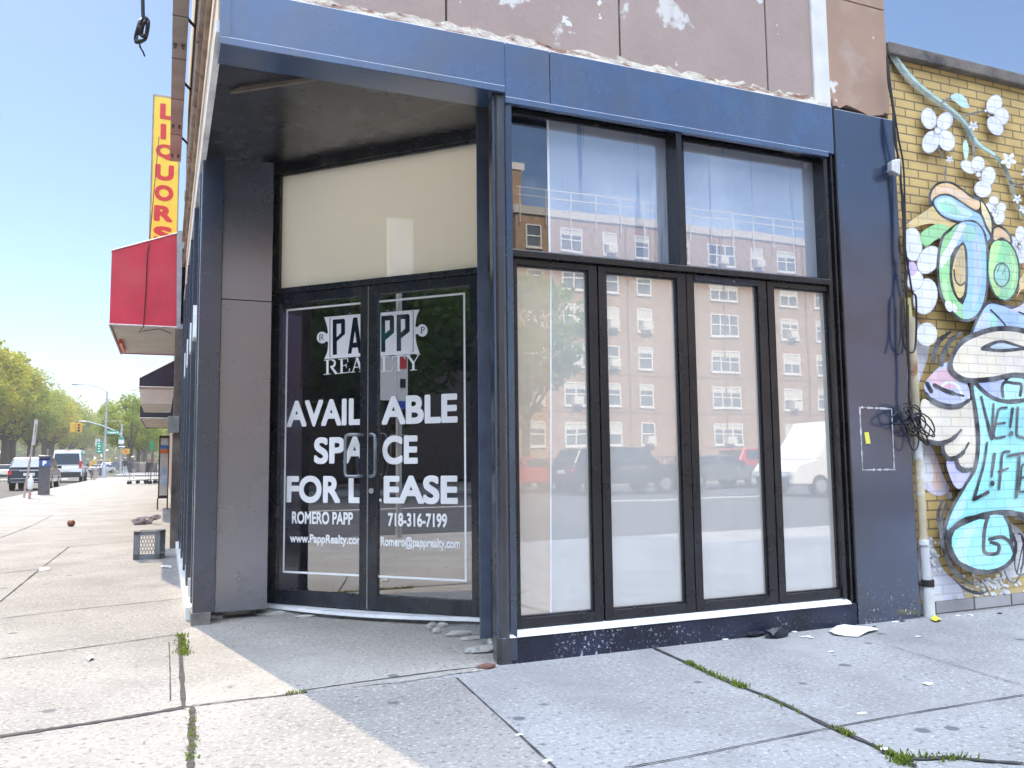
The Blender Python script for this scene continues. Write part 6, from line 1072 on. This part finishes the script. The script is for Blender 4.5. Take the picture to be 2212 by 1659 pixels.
SD = (SEDL, SEDG, (.9, 3.75), [(1.0, 2.0), (2.08, 3.1)]); SU = (SUVL, SUVG, (.95, 3.9), [(.5, 1.35), (1.42, 2.3), (2.36, 3.4)]); VA = (VANL, VANG, (1.0, 4.6), [(.4, 1.8), (1.9, 3.2), (3.3, 4.2)]); PI = (PICL, PICG, (1.1, 4.5), [(1.9, 2.6), (2.7, 3.5)])
front('parked_car', 'red sedan parked across the side street before the leafy tree', (.45, .02, .02), SD, 10.8, -31, -90)
front('parked_car', 'black suv ahead of the red sedan across the side street', (.015, .016, .02), SU, 13.6, -27, -90)
front('parked_car', 'grey sedan parked right of the black suv across the side street', (.10, .11, .13), SD, 20.6, -29.5, -90)
front('parked_car', 'red hatchback parked beyond the grey sedan across the side street', (.5, .03, .03), SU, 25.6, -31.5, -88)
front('parked_van', 'white van driving along the side street mirrored in the last window', (.80, .80, .80), VA, 26.3, -20.6, 90, True)
bs = thing('bus_stop_sign', 'tall pole with bus stop signs at the street corner, mirrored in the glass doors', 'sign', (-7.85, -.2, 0)); BX, BYv = -7.85, -.2
MB().tube([(BX, BYv, 0), (BX, BYv, 4.8)], .055, 8).build('pole', steel, bs)
MB().box((BX-.04, BYv-.25, 4.62), (BX+.04, BYv+.25, 5.95)).build('lamp_box', pm('white_plastic_light', (.80, .80, .78), .5), bs, bevel=.03)
MB().box((BX+.06, BYv+.06, 2.45), (BX+.09, BYv+.42, 3.25)).build('route_panel', wsg, bs)
MB().box((BX+.06, BYv-.14, 2.3), (BX+.09, BYv+.055, 3.28)).build('route_strip', whitep, bs)
MB().box((BX+.092, BYv-.12, 3.03), (BX+.10, BYv+.04, 3.24)).build('red_symbol', pm('red_ink', (.5, .04, .05), .5), bs); MB().box((BX+.092, BYv-.12, 2.3), (BX+.10, BYv+.1, 2.44)).build('blue_symbol', pm('blue_ink', (.04, .08, .45), .5), bs); MB().box((BX+.092, BYv-.1, 2.68), (BX+.10, BYv+.0, 2.84)).build('black_symbol', rubber, bs)
MB().box((BX+.02, BYv+.05, 3.5), (BX+.05, BYv+.5, 3.8)).build('street_plate', green, bs)
# ------------------------------------------------------------------ air
hz = bpy.data.materials.new('haze'); hz.use_nodes = True; hz.node_tree.nodes.remove(hz.node_tree.nodes['Principled BSDF'])
pv = hz.node_tree.nodes.new('ShaderNodeVolumePrincipled'); pv.inputs['Color'].default_value = (.95, .97, 1, 1); pv.inputs['Density'].default_value = .0006; pv.inputs['Anisotropy'].default_value = .35
hz.node_tree.links.new(pv.outputs[0], hz.node_tree.nodes['Material Output'].inputs['Volume'])
MB().box((-910, -610, -1.4), (910, 1510, 60)).build('haze', hz, kind='stuff')
S.cycles.volume_bounces = 0; S.cycles.volume_step_rate = 4
